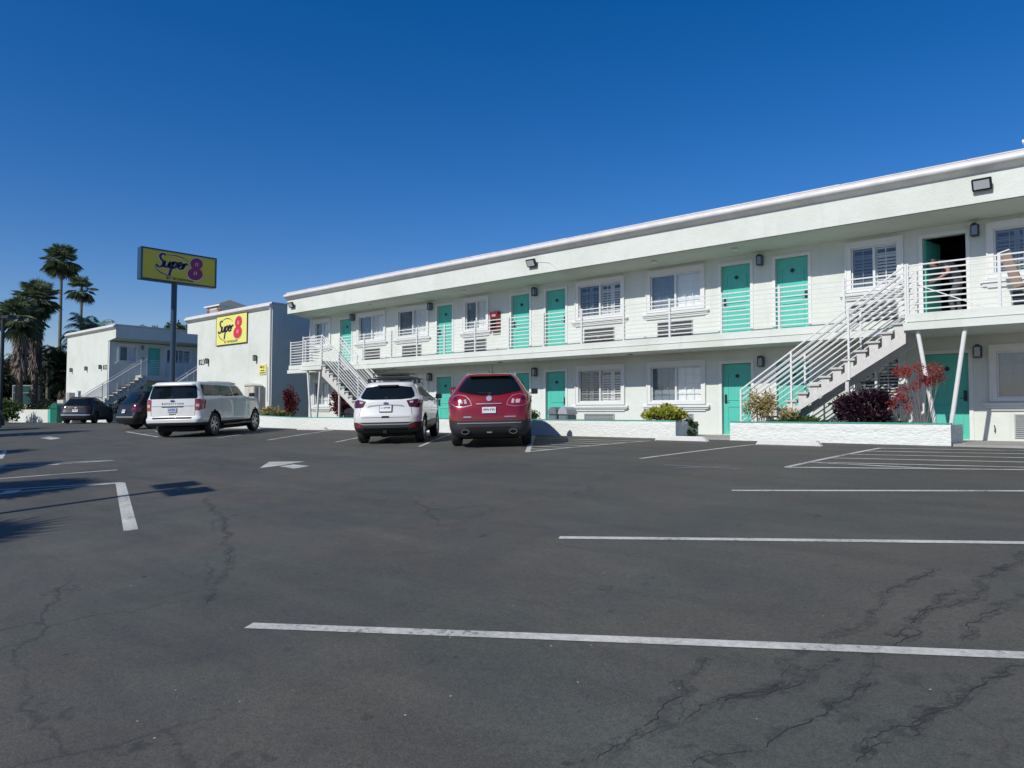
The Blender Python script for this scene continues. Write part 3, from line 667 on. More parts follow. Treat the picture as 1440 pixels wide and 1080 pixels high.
tfn=lambda x,z,t:Vector((x,-t-.003,z))
eight(ns,M['redink'],M['white'],.14,.12,.17,tfn,t=.006)
strokes(ns,M['ink'],SUP,.22,tfn,-.24,.08,.13,t=.005)
m=MB()
for i,(a,b) in enumerate(((-.2,.2),(-.26,.27))):m.box(a,b,-.006,-.001,-.06-.12*i-.025,-.06-.12*i+.025)
m.build('text_block',M['ink'],ns)
cab=empty('utility_cabinet',(-35.75,-.5,0),label='tall cream electrical cabinet against the end wall behind the large white vehicle',cat='cabinet')
m=MB();m.box(-.5,.5,0,.495,.1,2.02);m.prism([(-.56,2.02),(.56,2.02),(.3,2.14),(-.3,2.14)],-.06,.49);m.build('cabinet_body',M['cream'],cab,bevel=.012)
m=MB();m.box(-.46,-.02,-.018,-.002,.2,1.95);m.box(.02,.46,-.018,-.002,.2,1.95);d=m.build('cabinet_door',M['cream'],cab,bevel=.005)
m=MB();m.box(-.04,.0,-.05,-.019,1.0,1.2);m.build('handle',M['grey'],d)
m=MB();m.box(.55,.72,.2,.495,.9,1.95);m.build('meter_box',M['grey'],cab,bevel=.01)
c2=empty('utility_cabinet',(-63.6,-.6,-.3),label='cream cabinet with a grey meter against the far left wing',cat='cabinet')
m=MB();m.box(-1.2,.15,0,.595,0,1.9);m.build('cabinet_body',M['cream'],c2,bevel=.012)
m=MB();m.box(.17,.8,.2,.595,1.2,2.45);m.build('meter_box',M['ac'],c2,bevel=.01)
# shaded courtyard facade of the far wing: local x runs away from the lot
fz=.5;fa=empty('courtyard_front',(-56.38,0,fz),R(90),w832)
for z in (0,2.86):
    for a,b,k in ((.72,1.82,'curtain'),(4.05,5.8,'shutter'),(8.2,9.9,'curtain')):
        window(fa,a,b,z+.99,z+2.05,k,y=-.175)
    for a,b,s in ((2.69,3.56,'L'),(6.6,7.45,'R'),(10.6,11.5,'L')):door(fa,a,b,z+.0,z+2.06,s,y=-.14,plaque=False)
    aircon(fa,4.4,5.6,z+.07,z+.61,y=-.01,lvl=2);wall_lamp(fa,2.28,z+2.05,y=-.01)
m=MB();wallholes(m,.02,14,-.6,5.2,[(a,b,z+.99,z+2.05) for z in (0,2.86) for a,b in ((.72,1.82),(4.05,5.8),(8.2,9.9))]+[(a,b,z+0.001,z+2.06) for z in (0,2.86) for a,b in ((2.69,3.56),(6.6,7.45),(10.6,11.5))],y=-.175,dep=.17)
m.add([(.02,-.175,-.6),(.02,0,-.6),(.02,0,5.2),(.02,-.175,5.2)],[(0,1,2,3)]);m.build('wall',M['stucco_cool'],fa,fixn=False)
m=MB();m.box(1.75,14,-1.32,-.18,2.46,2.83);m.build('balcony_deck',M['stucco_cool'],fa)
railrun(fa,(1.78,-1.28),(14,-1.28),2.83,[0,.13,.26,.39,.52,.65,.78,.91])
m=MB();m.box(2.2,2.42,-.2,-.176,3.95,4.2);m.build('wall_plaque',M['ac'],fa)
stair(w832,(-53.95,-2.1,fz),rz=R(90),sx=1,sy=1,rise=2.84,supports=True)
stair(w823,(-44.95,-2.15,.0),rz=R(90),sx=1,sy=-1,rise=2.84)
# ------------------------------------------------------------------ pole sign
ps=empty('pole_sign',(-33,-5.67,-.13),label='tall motel sign box with yellow face on a dark blue pole',cat='sign')
m=MB();ps.scale=(.915,.915,.915);m.tube([(-.2,.06,-.2),(-.2,.06,7.08)],.135,16);m.build('pole',M['signpole'],ps,smooth=True)
ya,yb,za,zb=-1.62,2.08,7.12,8.66
m=MB();m.box(-.42,0,ya,yb,za,zb);m.build('sign_box',M['navy'],ps,bevel=.015)
m=MB();t=.075
for q in ((ya,yb,zb-t,zb),(ya,yb,za,za+t),(ya,ya+t,za+t,zb-t),(yb-t,yb,za+t,zb-t)):m.box(.003,.03,q[0],q[1],q[2],q[3])
m.build('sign_frame',M['navy'],ps)
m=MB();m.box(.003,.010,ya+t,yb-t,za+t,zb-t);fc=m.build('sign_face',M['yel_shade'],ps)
zc=(za+zb)/2;yc=(ya+yb)/2
tfp=lambda x,z,t:Vector((.012+t,yc+x,zc+z))
logo(fc,tfp,3.7,1.54,M,M['mag'])
text_obj('small_lettering','BY WYNDHAM',.175,M['ink'],fc,Matrix.Translation((.016,yc+.0,zc-.575))@Matrix.Rotation(R(90),4,'Z')@Matrix.Rotation(R(90),4,'X'),extrude=.003,bold=.005,space=1.15)
# ------------------------------------------------------------------ ground: level by the building, falling away towards the camera
def gz(y):
    u=max(0.,-2.8-y)
    if u<18:return -.05-.028*u-.0017*u*u
    return -.05-.028*18-.0017*324-.089*(min(u,24)-18)-.01*(max(u,24)-24)
def sheet(name,xs,ys,off,mat,kind='structure'):
    vs=[(x,y,gz(y)+off) for y in ys for x in xs];n=len(xs)
    fs=[(j*n+i,j*n+i+1,(j+1)*n+i+1,(j+1)*n+i) for j in range(len(ys)-1) for i in range(n-1)]
    me=bpy.data.meshes.new(name);me.from_pydata(vs,[],fs);me.polygons.foreach_set('use_smooth',[True]*len(fs))
    o=mesh_obj(name,me,mat);o['kind']=kind;return o
ys=[-60,-45,-35,-27,-24,-22,-20.8]+[-20+.5*i for i in range(35)]+[-2.6]
sheet('parking_lot',[-75,-50,-25,0,14],ys+[-1.3],0,M['asphalt'])
sheet('ground',[-600,-300,-150,-75,-25,14,60,300],[-600,-200,-100]+ys+[0,20,60,150,600],-.03,M['ground'])
# concrete walkway along the rooms
m=MB();m.box(-31.0,4.0,-1.9,-.002,-.3,-.004);m.build('walkway',M['conc'])['kind']='structure'
m=MB();m.box(-9.62,-8.19,-2.72,-1.902,-.3,-.006);m.box(-3.3,4.0,-2.95,-1.902,-.3,-.006);m.build('walkway',M['conc'])['kind']='structure'
def painted(name,polys,label=None,mat='paint',off=.004):
    m=MB()
    for q in polys:
        # subdivide long strips so that they follow the slope
        vs=[];n=10
        a,b,c,d=[Vector((*p,0)) for p in q]
        for k in range(n+1):
            for p in (a.lerp(b,k/n),d.lerp(c,k/n)):vs.append((p.x,p.y,gz(p.y)+off))
        m.add(vs,[(2*k,2*k+2,2*k+3,2*k+1) for k in range(n)])
    o=m.build(name,M[mat],fixn=False);o['kind']='structure'
    return o
def seg(a,b,w=.1):
    a=Vector(a);b=Vector(b);d=(b-a).normalized();n=Vector((-d.y,d.x))*w/2
    return [tuple(a+n),tuple(b+n),tuple(b-n),tuple(a-n)]
d62=Vector((math.sin(R(62)),math.cos(R(62))))
for p in ((-4.62,-17.62),(-4.42,-14.52),(-4.24,-11.14)):
    q=Vector(p);painted('parking_line',[seg(p,q+d62*9,.105)])
painted('parking_line',[seg((-7.44,-8.18),(-6.98,-4.1))])
# striped access aisle on the right
aisle=[seg((-4.60,-8.38),(-4.38,-4.05)),seg((-4.62,-8.42),(3.4,-5.3)),seg((-4.38,-4.08),(6,-1.75+.0) if False else (5,-2.4+.0))]
for k in range(4):
    y0=-4.95-.85*k;aisle.append(seg((-4.42-.04*k,y0),(4.5,y0+2.6 if False else y0+1.9),.09))
aisle.append(seg((-4.5,-7.55),(-2.6,-7.62),.09))
painted('aisle_marking',aisle)
# triangular striped area beside the red vehicle
tri=[seg((-10.42,-7.93),(-9.80,-3.9)),seg((-10.37,-8.0),(-14.2,-3.2),.11)]
for k in range(6):
    y0=-7.3+.62*k;t=(y0+8)/4.8;tri.append(seg((-10.4-3.75*t,y0),(-10.35+.55*(y0+7.9)/4,y0+.06),.09))
painted('aisle_marking',tri)
for a,b in (((-14.02,-7.87),(-17.6,-3.3)),((-17.7,-7.78),(-20.9,-3.2)),((-20.86,-8.05),(-24.4,-3.2)),((-23.9,-8.2),(-27.4,-3.6))):painted('parking_line',[seg(a,b)])
painted('aisle_marking',[seg((-33.3,-7.45),(-27.2,-8.7),.12),seg((-33.3,-7.45),(-33.6,-3.5),.1),seg((-30.2,-8.1),(-30.6,-3.5),.1),seg((-32.5,-6.6),(-30.4,-7.2),.09),seg((-32.5,-5.6),(-30.4,-6.2),.09)])
# bays on the left
painted('parking_line',[seg((-13.73,-15.02),(-8.93,-16.70),.15)])
def hair(px,py,L,az,gap=.55):
    p=Vector((px,py));d=Vector((math.sin(R(az)),math.cos(R(az))));n=Vector((d.y,-d.x))
    return [seg(p,p-d*L+n*gap*-1,.1),seg(p+n*.05,p-d*L+n*.05,.1),seg(p-d*(L*.36)-n*gap*.36,p-d*(L*.36),.26),seg(p-d*(L*.62)-n*gap*.62,p-d*(L*.62),.26)]
painted('parking_line',[seg((-18.56,-13.36),(-21.9,-16.2),.1),seg((-18.56,-13.36),(-20.6,-16.9),.1),seg((-19.35,-14.35),(-19.05,-14.5),.24),seg((-20.4,-15.1),(-19.85,-15.45),.24)])
painted('parking_line',[seg((-16.16,-14.17),(-18.4,-18.2),.1)])
painted('parking_line',[seg((-13.74,-14.97),(-15.3,-18.2),.1),seg((-13.8,-15.0),(-16.4,-17.9),.1),seg((-14.75,-16.35),(-14.35,-16.55),.24)])
# direction arrows
painted('direction_arrow',[[(-13.30,-12.62),(-14.25,-11.86),(-13.49,-11.48),(-13.30,-12.2)],[(-13.17,-12.27),(-13.2,-11.93),(-12.61,-11.95),(-12.47,-12.38)]])
painted('direction_arrow',[[(-32.6,-10.9),(-33.3,-10.35),(-31.2,-10.6),(-30.6,-11.1)]])
painted('direction_arrow',[[(-26.3,-13.6),(-25.7,-13.7),(-22.7,-14.55),(-22.9,-14.75)]])
painted('faded_marking',[seg((-6.5,-8.95),(-5.1,-8.95),.14),seg((-6.1,-9.3),(-5.4,-8.7),.12)],mat='faded')
# meandering cracks in the worn corner
def strip(P,ws,mat,name,off):
    m=MB();vs=[]
    for i,p in enumerate(P):
        d=(P[min(i+1,len(P)-1)]-P[max(i-1,0)]).normalized();nn=Vector((-d.y,d.x))*ws[i]/2
        for q in (p+nn,p-nn):vs.append((q.x,q.y,gz(q.y)+off))
    return vs
def crack(pts,w=.012,jit=.05,seed=1):
    r=random.Random(seed);m=MB();st=MB()
    def line(pts,w,depth=0):
        P=[]
        for a,b in zip(pts,pts[1:]):
            a=Vector(a);b=Vector(b);n=max(2,int((b-a).length/.016));P+=[a.lerp(b,k/n) for k in range(n)]
        o=Vector((0,0));v=Vector((0,0));Q=[]
        for p in P:
            v=v*.55+Vector((r.uniform(-1,1),r.uniform(-1,1)))*.011;o=o*.93+v;Q.append(p+o)
        run=[];i=0
        while i<len(Q)-2:
            n=r.randint(5,40);seg_=Q[i:i+n+1];ww=w*r.choice((.35,.6,.8,1,1.2))
            if len(seg_)>2:
                ws=[ww*r.uniform(.35,1.15)*min(1,(k+.3)/2,(len(seg_)-k-.7)/2) for k in range(len(seg_))]
                vs=strip(seg_,ws,None,None,.0025);m.add(vs,[(2*k,2*k+2,2*k+3,2*k+1) for k in range(len(seg_)-1)])
            i+=n+(r.randint(1,5) if r.random()<.35 else 0)
            if depth<1 and r.random()<.35 and i<len(Q)-3:
                a=Q[i];d=(Q[min(i+3,len(Q)-1)]-a);d=Vector((d.x,d.y)).normalized() if d.length else Vector((1,0));s=r.choice((-1,1));d2=(d+Vector((-d.y,d.x))*s*r.uniform(.4,1.2)).normalized();line([tuple(a),tuple(a+d2*r.uniform(.08,.35))],w*.55,1)
        if depth==0:
            ws=[r.uniform(.05,.13) for _ in Q[::6]];S6=Q[::6]
            if len(S6)>2:st.add(strip(S6,ws,None,None,.0015),[(2*k,2*k+2,2*k+3,2*k+1) for k in range(len(S6)-1)])
    line(pts,w)
    o=m.build('asphalt_crack',M['crack'],fixn=False);o['kind']='structure'
    o=st.build('tar_stain',M['stain'],fixn=False);o['kind']='structure'
CR=[([(-1.91, -16.43), (-1.81, -16.89), (-1.84, -17.23), (-1.72, -17.63)], 0.02), ([(-1.57, -15.94), (-1.56, -16.47), (-1.58, -16.83), (-1.68, -17.13), (-1.72, -17.53)], 0.02), ([(-1.2, -15.81), (-1.22, -16.33), (-1.23, -16.71), (-1.3, -17.09), (-1.47, -17.28), (-1.54, -17.5)], 0.02), ([(-0.9, -12.98), (-0.98, -14.03), (-1.11, -14.7), (-1.2, -15.02), (-1.23, -15.64)], 0.02), ([(-1.36, -13.93), (-1.4, -14.71), (-1.41, -15.32), (-1.46, -15.86)], 0.02), ([(-0.58, -15.62), (-0.71, -15.97), (-0.8, -16.41), (-0.91, -16.69), (-0.97, -17.05)], 0.02), ([(-0.62, -15.76), (-0.77, -16.3), (-0.82, -16.73), (-0.9, -17.03)], 0.02), ([(-1.08, -14.41), (-1.11, -15.27), (-1.18, -15.74)], 0.02), ([(-10.49, -15.06), (-8.32, -15.87), (-6.46, -16.82), (-5.3, -17.53)], 0.02), ([(-0.75, -14.19), (-0.85, -14.62), (-0.91, -15.48)], 0.02), ([(-1.35, -16.04), (-1.4, -16.41), (-1.53, -16.7), (-1.57, -17.0)], 0.02)]
for i,(pts,w) in enumerate(CR):crack(pts,.0075,.05,i+1)
# wheel stops
def stop(x,y,rz,label,L=1.45):
    m=MB();l=L/2;m.prism([(-l,0),(l,0),(l-.1,.13),(-l+.1,.13)],-.09,.09);o=m.build('wheel_stop',M['stop'],loc=(x,y,gz(y)-.005),rz=rz,bevel=.02)
    tag(o,label,'wheel stop','white concrete wheel stops at the heads of the bays')
stop(-9.02,-3.72,0,'white concrete wheel stop at the end of the planter with the yellow green bush');stop(-6.2,-4.15,0,'white concrete wheel stop before the long planter under the near stairs')
stop(-25.3,-3.55,R(8),'white concrete wheel stop left of the white vehicle with the roof rack',1.7);stop(-30.1,-3.9,R(45),'white concrete wheel stop by the front wheel of the large white vehicle',1.6)

def blot(x,y,a,b,rz,seed):
    r=random.Random(seed);m=MB();n=22;vs=[]
    for k in range(n):
        t=2*math.pi*k/n;q=1+r.uniform(-.22,.22);px=a*q*math.cos(t);py=b*q*math.sin(t);X=x+px*math.cos(rz)-py*math.sin(rz);Y=y+px*math.sin(rz)+py*math.cos(rz);vs.append((X,Y,gz(Y)+.0012))
    m.add(vs,[tuple(range(n))]);o=m.build('oil_stain',M['stain' if seed%3 else 'stain2'],fixn=False);o['kind']='structure'
BL=[(-3.56, -18.8, 0.115, 0.068, 0.62), (-2.99, -18.53, 0.114, 0.104, 0.63), (-4.01, -17.7, 0.04, 0.037, 0.59), (-4.13, -18.74, 0.035, 0.029, 0.61), (-3.58, -18.38, 0.026, 0.026, 0.61), (-2.89, -17.97, 0.031, 0.038, 0.62), (-3.4, -18.65, 0.014, 0.015, 0.62), (-3.11, -15.66, 0.062, 0.09, 0.57), (-2.9, -15.42, 0.046, 0.055, 0.57), (-2.95, -15.25, 0.032, 0.039, 0.57), (-2.79, -15.3, 0.021, 0.037, 0.57), (-2.43, -15.13, 0.025, 0.036, 0.57), (-1.15, -16.66, 0.068, 0.122, 0.62), (-0.65, -16.77, 0.038, 0.024, 0.63), (-0.81, -15.99, 0.052, 0.075, 0.61), (-2.78, -12.3, 0.056, 0.103, 0.52), (-2.78, -16.07, 0.023, 0.029, 0.58), (-3.16, -17.35, 0.049, 0.053, 0.6), (-0.87, -14.63, 0.033, 0.032, 0.59), (-1.02, -16.09, 0.067, 0.134, 0.61), (-1.58, -17.32, 0.071, 0.061, 0.63), (-6.79, -18.05, 0.144, 0.156, 0.56), (-0.95, -13.67, 0.048, 0.067, 0.57), (-2.21, -17.78, 0.025, 0.018, 0.63)]
for i,(x,y,a,b,rz) in enumerate(BL):blot(x,y,a,b,rz,i+1)
# ------------------------------------------------------------------ vehicles: x right, y forward (rear bumper at 0), z up
def pchip(t,ys):
    n=len(ys);i=min(int(t),n-2);u=t-i
    d=[ys[k+1]-ys[k] for k in range(n-1)]
    def m(k):
        if k<=0 or k>=n-1:return d[0] if k<=0 else d[-1]
        a,b=d[k-1],d[k]
        return 0 if a*b<=0 else 2*a*b/(a+b)
    a,b=ys[i],ys[i+1];m0,m1=m(i),m(i+1)
    return (2*u**3-3*u*u+1)*a+(u**3-2*u*u+u)*m0+(-2*u**3+3*u*u)*b+(u**3-u*u)*m1
def car_shell(layers,L,wheels,wr,trim_z,nsub=4,bow=.06):
    # layers: z, yrear, yfront, halfwidth, rear corner radius, front corner radius
    K=len(layers);rings=[];T=[]
    for i in range((K-1)*nsub+1):
        t=i/nsub;T.append([pchip(t,[l[j] for l in layers]) for j in range(6)])
    NS,NC,NE=26,7,6
    def half(z,yr,yf,w,rr,rf):
        P=[]
        # rear centre -> rear corner -> side -> front corner -> front centre ; rear and front slightly bowed
        for k in range(NE):
            x=(w-rr)*k/NE;P.append((x,yr+bow*(x/w)**2))
        cy=yr+bow*((w-rr)/w)**2
        for k in range(NC):
            a=math.pi/2*k/NC;P.append((w-rr+rr*math.sin(a),cy+rr*(1-math.cos(a))))
        y0=cy+rr;y1=yf-rf-bow*2
        for k in range(NS):
            t=k/NS;y=y0+(y1-y0)*t;P.append((w-(.035*max(0,1-(y-y0)/1.2)**2*0)-(.05*max(0,(y-y1+1.2)/1.2)**2),y))
        wf=w-.05
        for k in range(NC+1):
            a=math.pi/2*k/NC;P.append((wf-rf+rf*math.cos(a),y1+rf*math.sin(a)))
        for k in range(1,NE+1):
            x=(wf-rf)*(1-k/NE);P.append((x,yf-bow*2*(x/wf)**2))
        return P
    for z,yr,yf,w,rr,rf in T:
        h=half(z,yr,yf,w,rr,rf)
        rings.append([(x,y,z) for x,y in h]+[(-x,y,z) for x,y in h[-2:0:-1]])
    n=len(rings[0]);vs=[v for r in rings for v in r];fs=[]
    for i in range(len(rings)-1):
        for k in range(n):fs.append((i*n+k,i*n+(k+1)%n,(i+1)*n+(k+1)%n,(i+1)*n+k))
    fs+=[tuple(range(n))[::-1],tuple((len(rings)-1)*n+k for k in range(n))]
    me=bpy.data.meshes.new('shell');me.from_pydata(vs,[],fs);me.validate()
    sh=bpy.data.objects.new('shell',me);COL.objects.link(sh)
    bm=bmesh.new();bm.from_mesh(me);bmesh.ops.recalc_face_normals(bm,faces=bm.faces);full=BVHTree.FromBMesh(bm);bm.to_mesh(me);bm.free()
    cut=MB()
    for y in wheels:
        for s in (-1,1):
            cut.lathe([(0,0),(wr+.065,0),(wr+.065,.42),(0,.42)],36,((.62 if s>0 else -1.04),y,wr),'x')
    cu=cut.build('cut',M['under'])
    md=sh.modifiers.new('b','BOOLEAN');md.object=cu;md.operation='DIFFERENCE';md.solver='EXACT'
    dg=bpy.context.evaluated_depsgraph_get();me2=bpy.data.meshes.new_from_object(sh.evaluated_get(dg))
    bpy.data.objects.remove(cu);bpy.data.objects.remove(sh)
    return me2,full
def split_shell(me,tests):
    # tests: list of predicates on face centre; returns a mesh for each and the remainder first
    out=[]
    def pick(c):
        for i,t in enumerate(tests):
            if t(c):return i+1
        return 0
    bm=bmesh.new();bm.from_mesh(me);idx=[pick(f.calc_center_median()) for f in bm.faces]
    for g in range(len(tests)+1):
        b2=bm.copy();b2.faces.ensure_lookup_table();bmesh.ops.delete(b2,geom=[b2.faces[i] for i,k in enumerate(idx) if k!=g],context='FACES')
        m=bpy.data.meshes.new('p');b2.to_mesh(m);b2.free();out.append(m)
    bm.free();return out
def smooth(me,a=38):
    me.polygons.foreach_set('use_smooth',[True]*len(me.polygons));me.set_sharp_from_angle(angle=R(a))
def patch(name,mat,par,bvh,poly,view,off=.006,th=.012,res=.06,side=1,hole=None,rel=0):
    """panel laid on the shell. view 'R': polygon in (x,z) seen from behind; 'S': polygon in (y,z) on the side `side`;"""
    # densify the outline
    P=[];n=len(poly)
    for i in range(n):
        a=Vector(poly[i]);b=Vector(poly[(i+1)%n]);k=max(1,int((b-a).length/res))
        P+=[a.lerp(b,j/k) for j in range(k)]
    nb=len(P);x0=min(p.x for p in P);x1=max(p.x for p in P);z0=min(p.y for p in P);z1=max(p.y for p in P)
    g=list(P);i=x0+res
    def inside(q):
        c=False
        for j in range(nb):
            a,b=P[j],P[(j+1)%nb]
            if (a.y>q.y)!=(b.y>q.y) and q.x<(b.x-a.x)*(q.y-a.y)/(b.y-a.y)+a.x:c=not c
        return c
    while i<x1:
        k=z0+res
        while k<z1:
            q=Vector((i,k))
            if inside(q) and min((q-p).length for p in P)>res*.5:g.append(q)
            k+=res
        i+=res
    r=geometry.delaunay_2d_cdt(g,[(j,(j+1)%nb) for j in range(nb)],[],0,1e-5)
    vv,_,ff=r[0],r[1],r[2]
    ff=[f for f in ff if inside(sum((vv[j] for j in f),Vector((0,0)))/len(f))]
    def hit(p):
        if view=='R':o=Vector((p.x,-3,p.y));d=Vector((0,1,0))
        else:o=Vector((side*3,p.x,p.y));d=Vector((-side,0,0))
        h=bvh.ray_cast(o,d);return (h[0],d) if h[0] else (None,d)
    top=[];ok=True;last=None
    for p in vv:
        h,d=hit(p)
        if h is None:h=last if last is not None else (Vector((p.x,.2,p.y)) if view=='R' else Vector((side*.8,p.x,p.y)));
        last=h
        q=Vector((p.x,h.y,p.y)) if view=='R' else Vector((h.x,p.x,p.y))
        top.append(q-d*off)
    N_=len(top);m=MB();bot=[t+(Vector((0,1,0)) if view=='R' else Vector((-side,0,0)))*th for t in top]
    # boundary edges
    ec={}
    for f in ff:
        for a,b in zip(f,f[1:]+f[:1]):ec[(a,b)]=1
    be=[(a,b) for a,b in ec if (b,a) not in ec]
    m.add(top+bot,[tuple(f) for f in ff]+[(a,b,b+N_,a+N_) for a,b in be])
    o=m.build(name,mat,par,smooth=True,sharp=35);return o
def mirror(poly):return [(-x,z) for x,z in poly][::-1]
def wheel(par,x,y,r,w=.235,spokes=5,dark=False,twin=True,side=1):
    t=MB();rr=r*.66;t.lathe([(rr,-w/2+.01),(rr+.02,-w/2),(r-.035,-w/2),(r-.006,-w/2+.03),(r,-w/4),(r,w/4),(r-.006,w/2-.03),(r-.035,w/2),(rr+.02,w/2),(rr,w/2-.01)],40,(x,y,r),'x',close=True)
    e=t.build('wheel',M['tyre'],par,smooth=True,sharp=35)
    m=MB();s=side
    m.lathe([(rr,-.06),(rr,w/2-.008),(rr-.025,w/2-.004),(rr-.03,w/2-.03),(rr-.03,-.06)] if s>0 else [(rr,.06),(rr,-w/2+.008),(rr-.025,-w/2+.004),(rr-.03,-w/2+.03),(rr-.03,.06)],32,(x,y,r),'x')
    fx=x+s*(w/2-.03)
    m.lathe([(0,0),(.07,0),(.075,-s*.03),(0,-s*.03)],16,(fx+s*.008,y,r),'x')
    for k in range(spokes):
        for dd in ((-.13,.13) if twin else (0,)):
            a=2*math.pi*k/spokes+.3;a2=a+dd*1.1;a1=a+dd*.5
            m.bar((fx,y+.05*math.cos(a1),r+.05*math.sin(a1)),(fx-s*.005,y+(rr-.02)*math.cos(a2),r+(rr-.02)*math.sin(a2)),.035,.028)
    m.build('rim',M['alloydk'] if dark else M['alloy'],e,smooth=True)
    m=MB();m.lathe([(0,0),(rr-.03,0),(rr-.03,-s*.02),(0,-s*.02)],24,(x+s*.0,y,r),'x');m.build('brake_disc',M['under'],e)
def roof_rail(par,x,y0,y1,z,mat,h=.055):
    m=MB();n=10;P=[]
    for k in range(n+1):
        t=k/n;P.append((x*(1-.02*t),y0+(y1-y0)*t,z+h*min(1,6*t,6*(1-t))-.02*abs(t-.5)))
    m.tube(P,.019,8);m.build('roof_rail',mat,par,smooth=True)
def door_mirror(par,x,y,z,mat,s=1):
    m=MB();m.box(x,x+s*.10,y-.02,y+.02,z-.03,z+.0) if s>0 else m.box(x-.10,x,y-.02,y+.02,z-.03,z)
    m.box(min(x+s*.06,x+s*.24),max(x+s*.06,x+s*.24),y-.06,y+.07,z-.04,z+.11);m.build('door_mirror',mat,par,bevel=.05,smooth=True)
def plate(par,bvh,xc,zc,w=.305,h=.152,mat='plate',seed=1,frame=True):
    if frame:patch('plate_frame',M['black'],par,bvh,[(xc-w/2-.015,zc-h/2-.015),(xc+w/2+.015,zc-h/2-.015),(xc+w/2+.015,zc+h/2+.015),(xc-w/2-.015,zc+h/2+.015)],'R',off=.03,th=.05)
    o=patch('licence_plate',M[mat],par,bvh,[(xc-w/2,zc-h/2),(xc+w/2,zc-h/2),(xc+w/2,zc+h/2),(xc-w/2,zc+h/2)],'R',off=.036,th=.01)
    r=random.Random(seed);h0=bvh.ray_cast(Vector((xc,-3,zc)),Vector((0,1,0)))[0];y=h0.y-.039
    m=MB();x=xc-w*.40
    for k in range(7):
        ww=w*.085
        m.box(x,x+ww,y,y+.002,zc-.035,zc-.018);m.box(x,x+.011,y,y+.002,zc-.018,zc+.03) if r.random()<.7 else m.box(x+ww-.011,x+ww,y,y+.002,zc-.018,zc+.03)
        m.box(x,x+ww,y,y+.002,zc+.018,zc+.033) if r.random()<.7 else None
        x+=w*.118
    m.build('plate_characters',M['plateink'],o)
def seam(par,bvh,pts,view,side=1,w=.012,name='panel_gap',mat='black',off=.002):
    m=MB();P=[]
    for a,b in zip(pts,pts[1:]):
        a=Vector(a);b=Vector(b);k=max(1,int((b-a).length/.08));P+=[a.lerp(b,j/k) for j in range(k)]
    P.append(Vector(pts[-1]));vs=[]
    for i,p in enumerate(P):
        d=(P[min(i+1,len(P)-1)]-P[max(i-1,0)]).normalized();nn=Vector((-d.y,d.x))*w/2
        for q in (p+nn,p-nn):
            if view=='R':o=Vector((q.x,-3,q.y));dd=Vector((0,1,0))
            else:o=Vector((side*3,q.x,q.y));dd=Vector((-side,0,0))
            h=bvh.ray_cast(o,dd)[0]
            if h is None:h=Vector((0,0,0))
            vs.append((h-dd*off) if h.length else Vector((q.x,.1,q.y)))
    m.add(vs,[(2*k,2*k+2,2*k+3,2*k+1) for k in range(len(P)-1)]);return m.build(name,M[mat],par,fixn=False)
def place_car(e,x,y,head):
    """rear bumper centre at x,y; head = heading, degrees clockwise from +y; tilted with the ground"""
    h=R(head);f=Vector((math.sin(h),math.cos(h),0));L=e['_L'];yc=y+f.y*L*.5
    s=(gz(yc+.5)-gz(yc-.5))
    n=Vector((0,-s,1)).normalized();f=(f-n*f.dot(n)).normalized();r=f.cross(n)
    Mx=Matrix((r,f,n)).transposed().to_4x4()
    yr=y+f.y*e['_wr']
    Mx.translation=Vector((x,y,gz(yr)-s*(yr-y)))
    e.matrix_world=Mx
    del e['_L'];del e['_wr']
def warp(spec):
    P=spec['zmap']
    def f(z):
        for (a,b),(c,d) in zip(P,P[1:]):
            if z<=c:return b+(d-b)*(z-a)/(c-a)
        return z
    g=lambda poly:[(p[0],f(p[1])) for p in poly]
    spec['layers']=[(f(l[0]),)+tuple(l[1:]) for l in spec['layers']]
    spec['rear_glass']=g(spec['rear_glass']);spec['wiper']=g(spec['wiper']);spec['seams']=[g(s) for s in spec.get('seams',[])]
    for q in spec['lamps']:
        q['poly']=g(q['poly']);q['inner']=[(g(a),b) for a,b in q.get('inner',[])];q['sidepoly']=g(q['sidepoly']);q['c']=(q['c'][0],f(q['c'][1])) if 'c' in q else 0
    spec['rear_patches']=[(q[0],q[1],g(q[2]))+tuple(q[3:]) for q in spec['rear_patches']]
    for k in ('side_glass','side_seams'):spec[k]=[g(s) for s in spec[k]]
    spec['side_patches']=[(q[0],q[1],g(q[2]))+tuple(q[3:]) for q in spec.get('side_patches',[])]
    spec['handles']=g(spec['handles']);pl=list(spec['plate']);pl[1]=f(pl[1]);spec['plate']=tuple(pl);b=list(spec['badge']);b[1]=f(b[1]);spec['badge']=tuple(b)
    m=spec['mirror'];spec['mirror']=(m[0],m[1],f(m[2]))
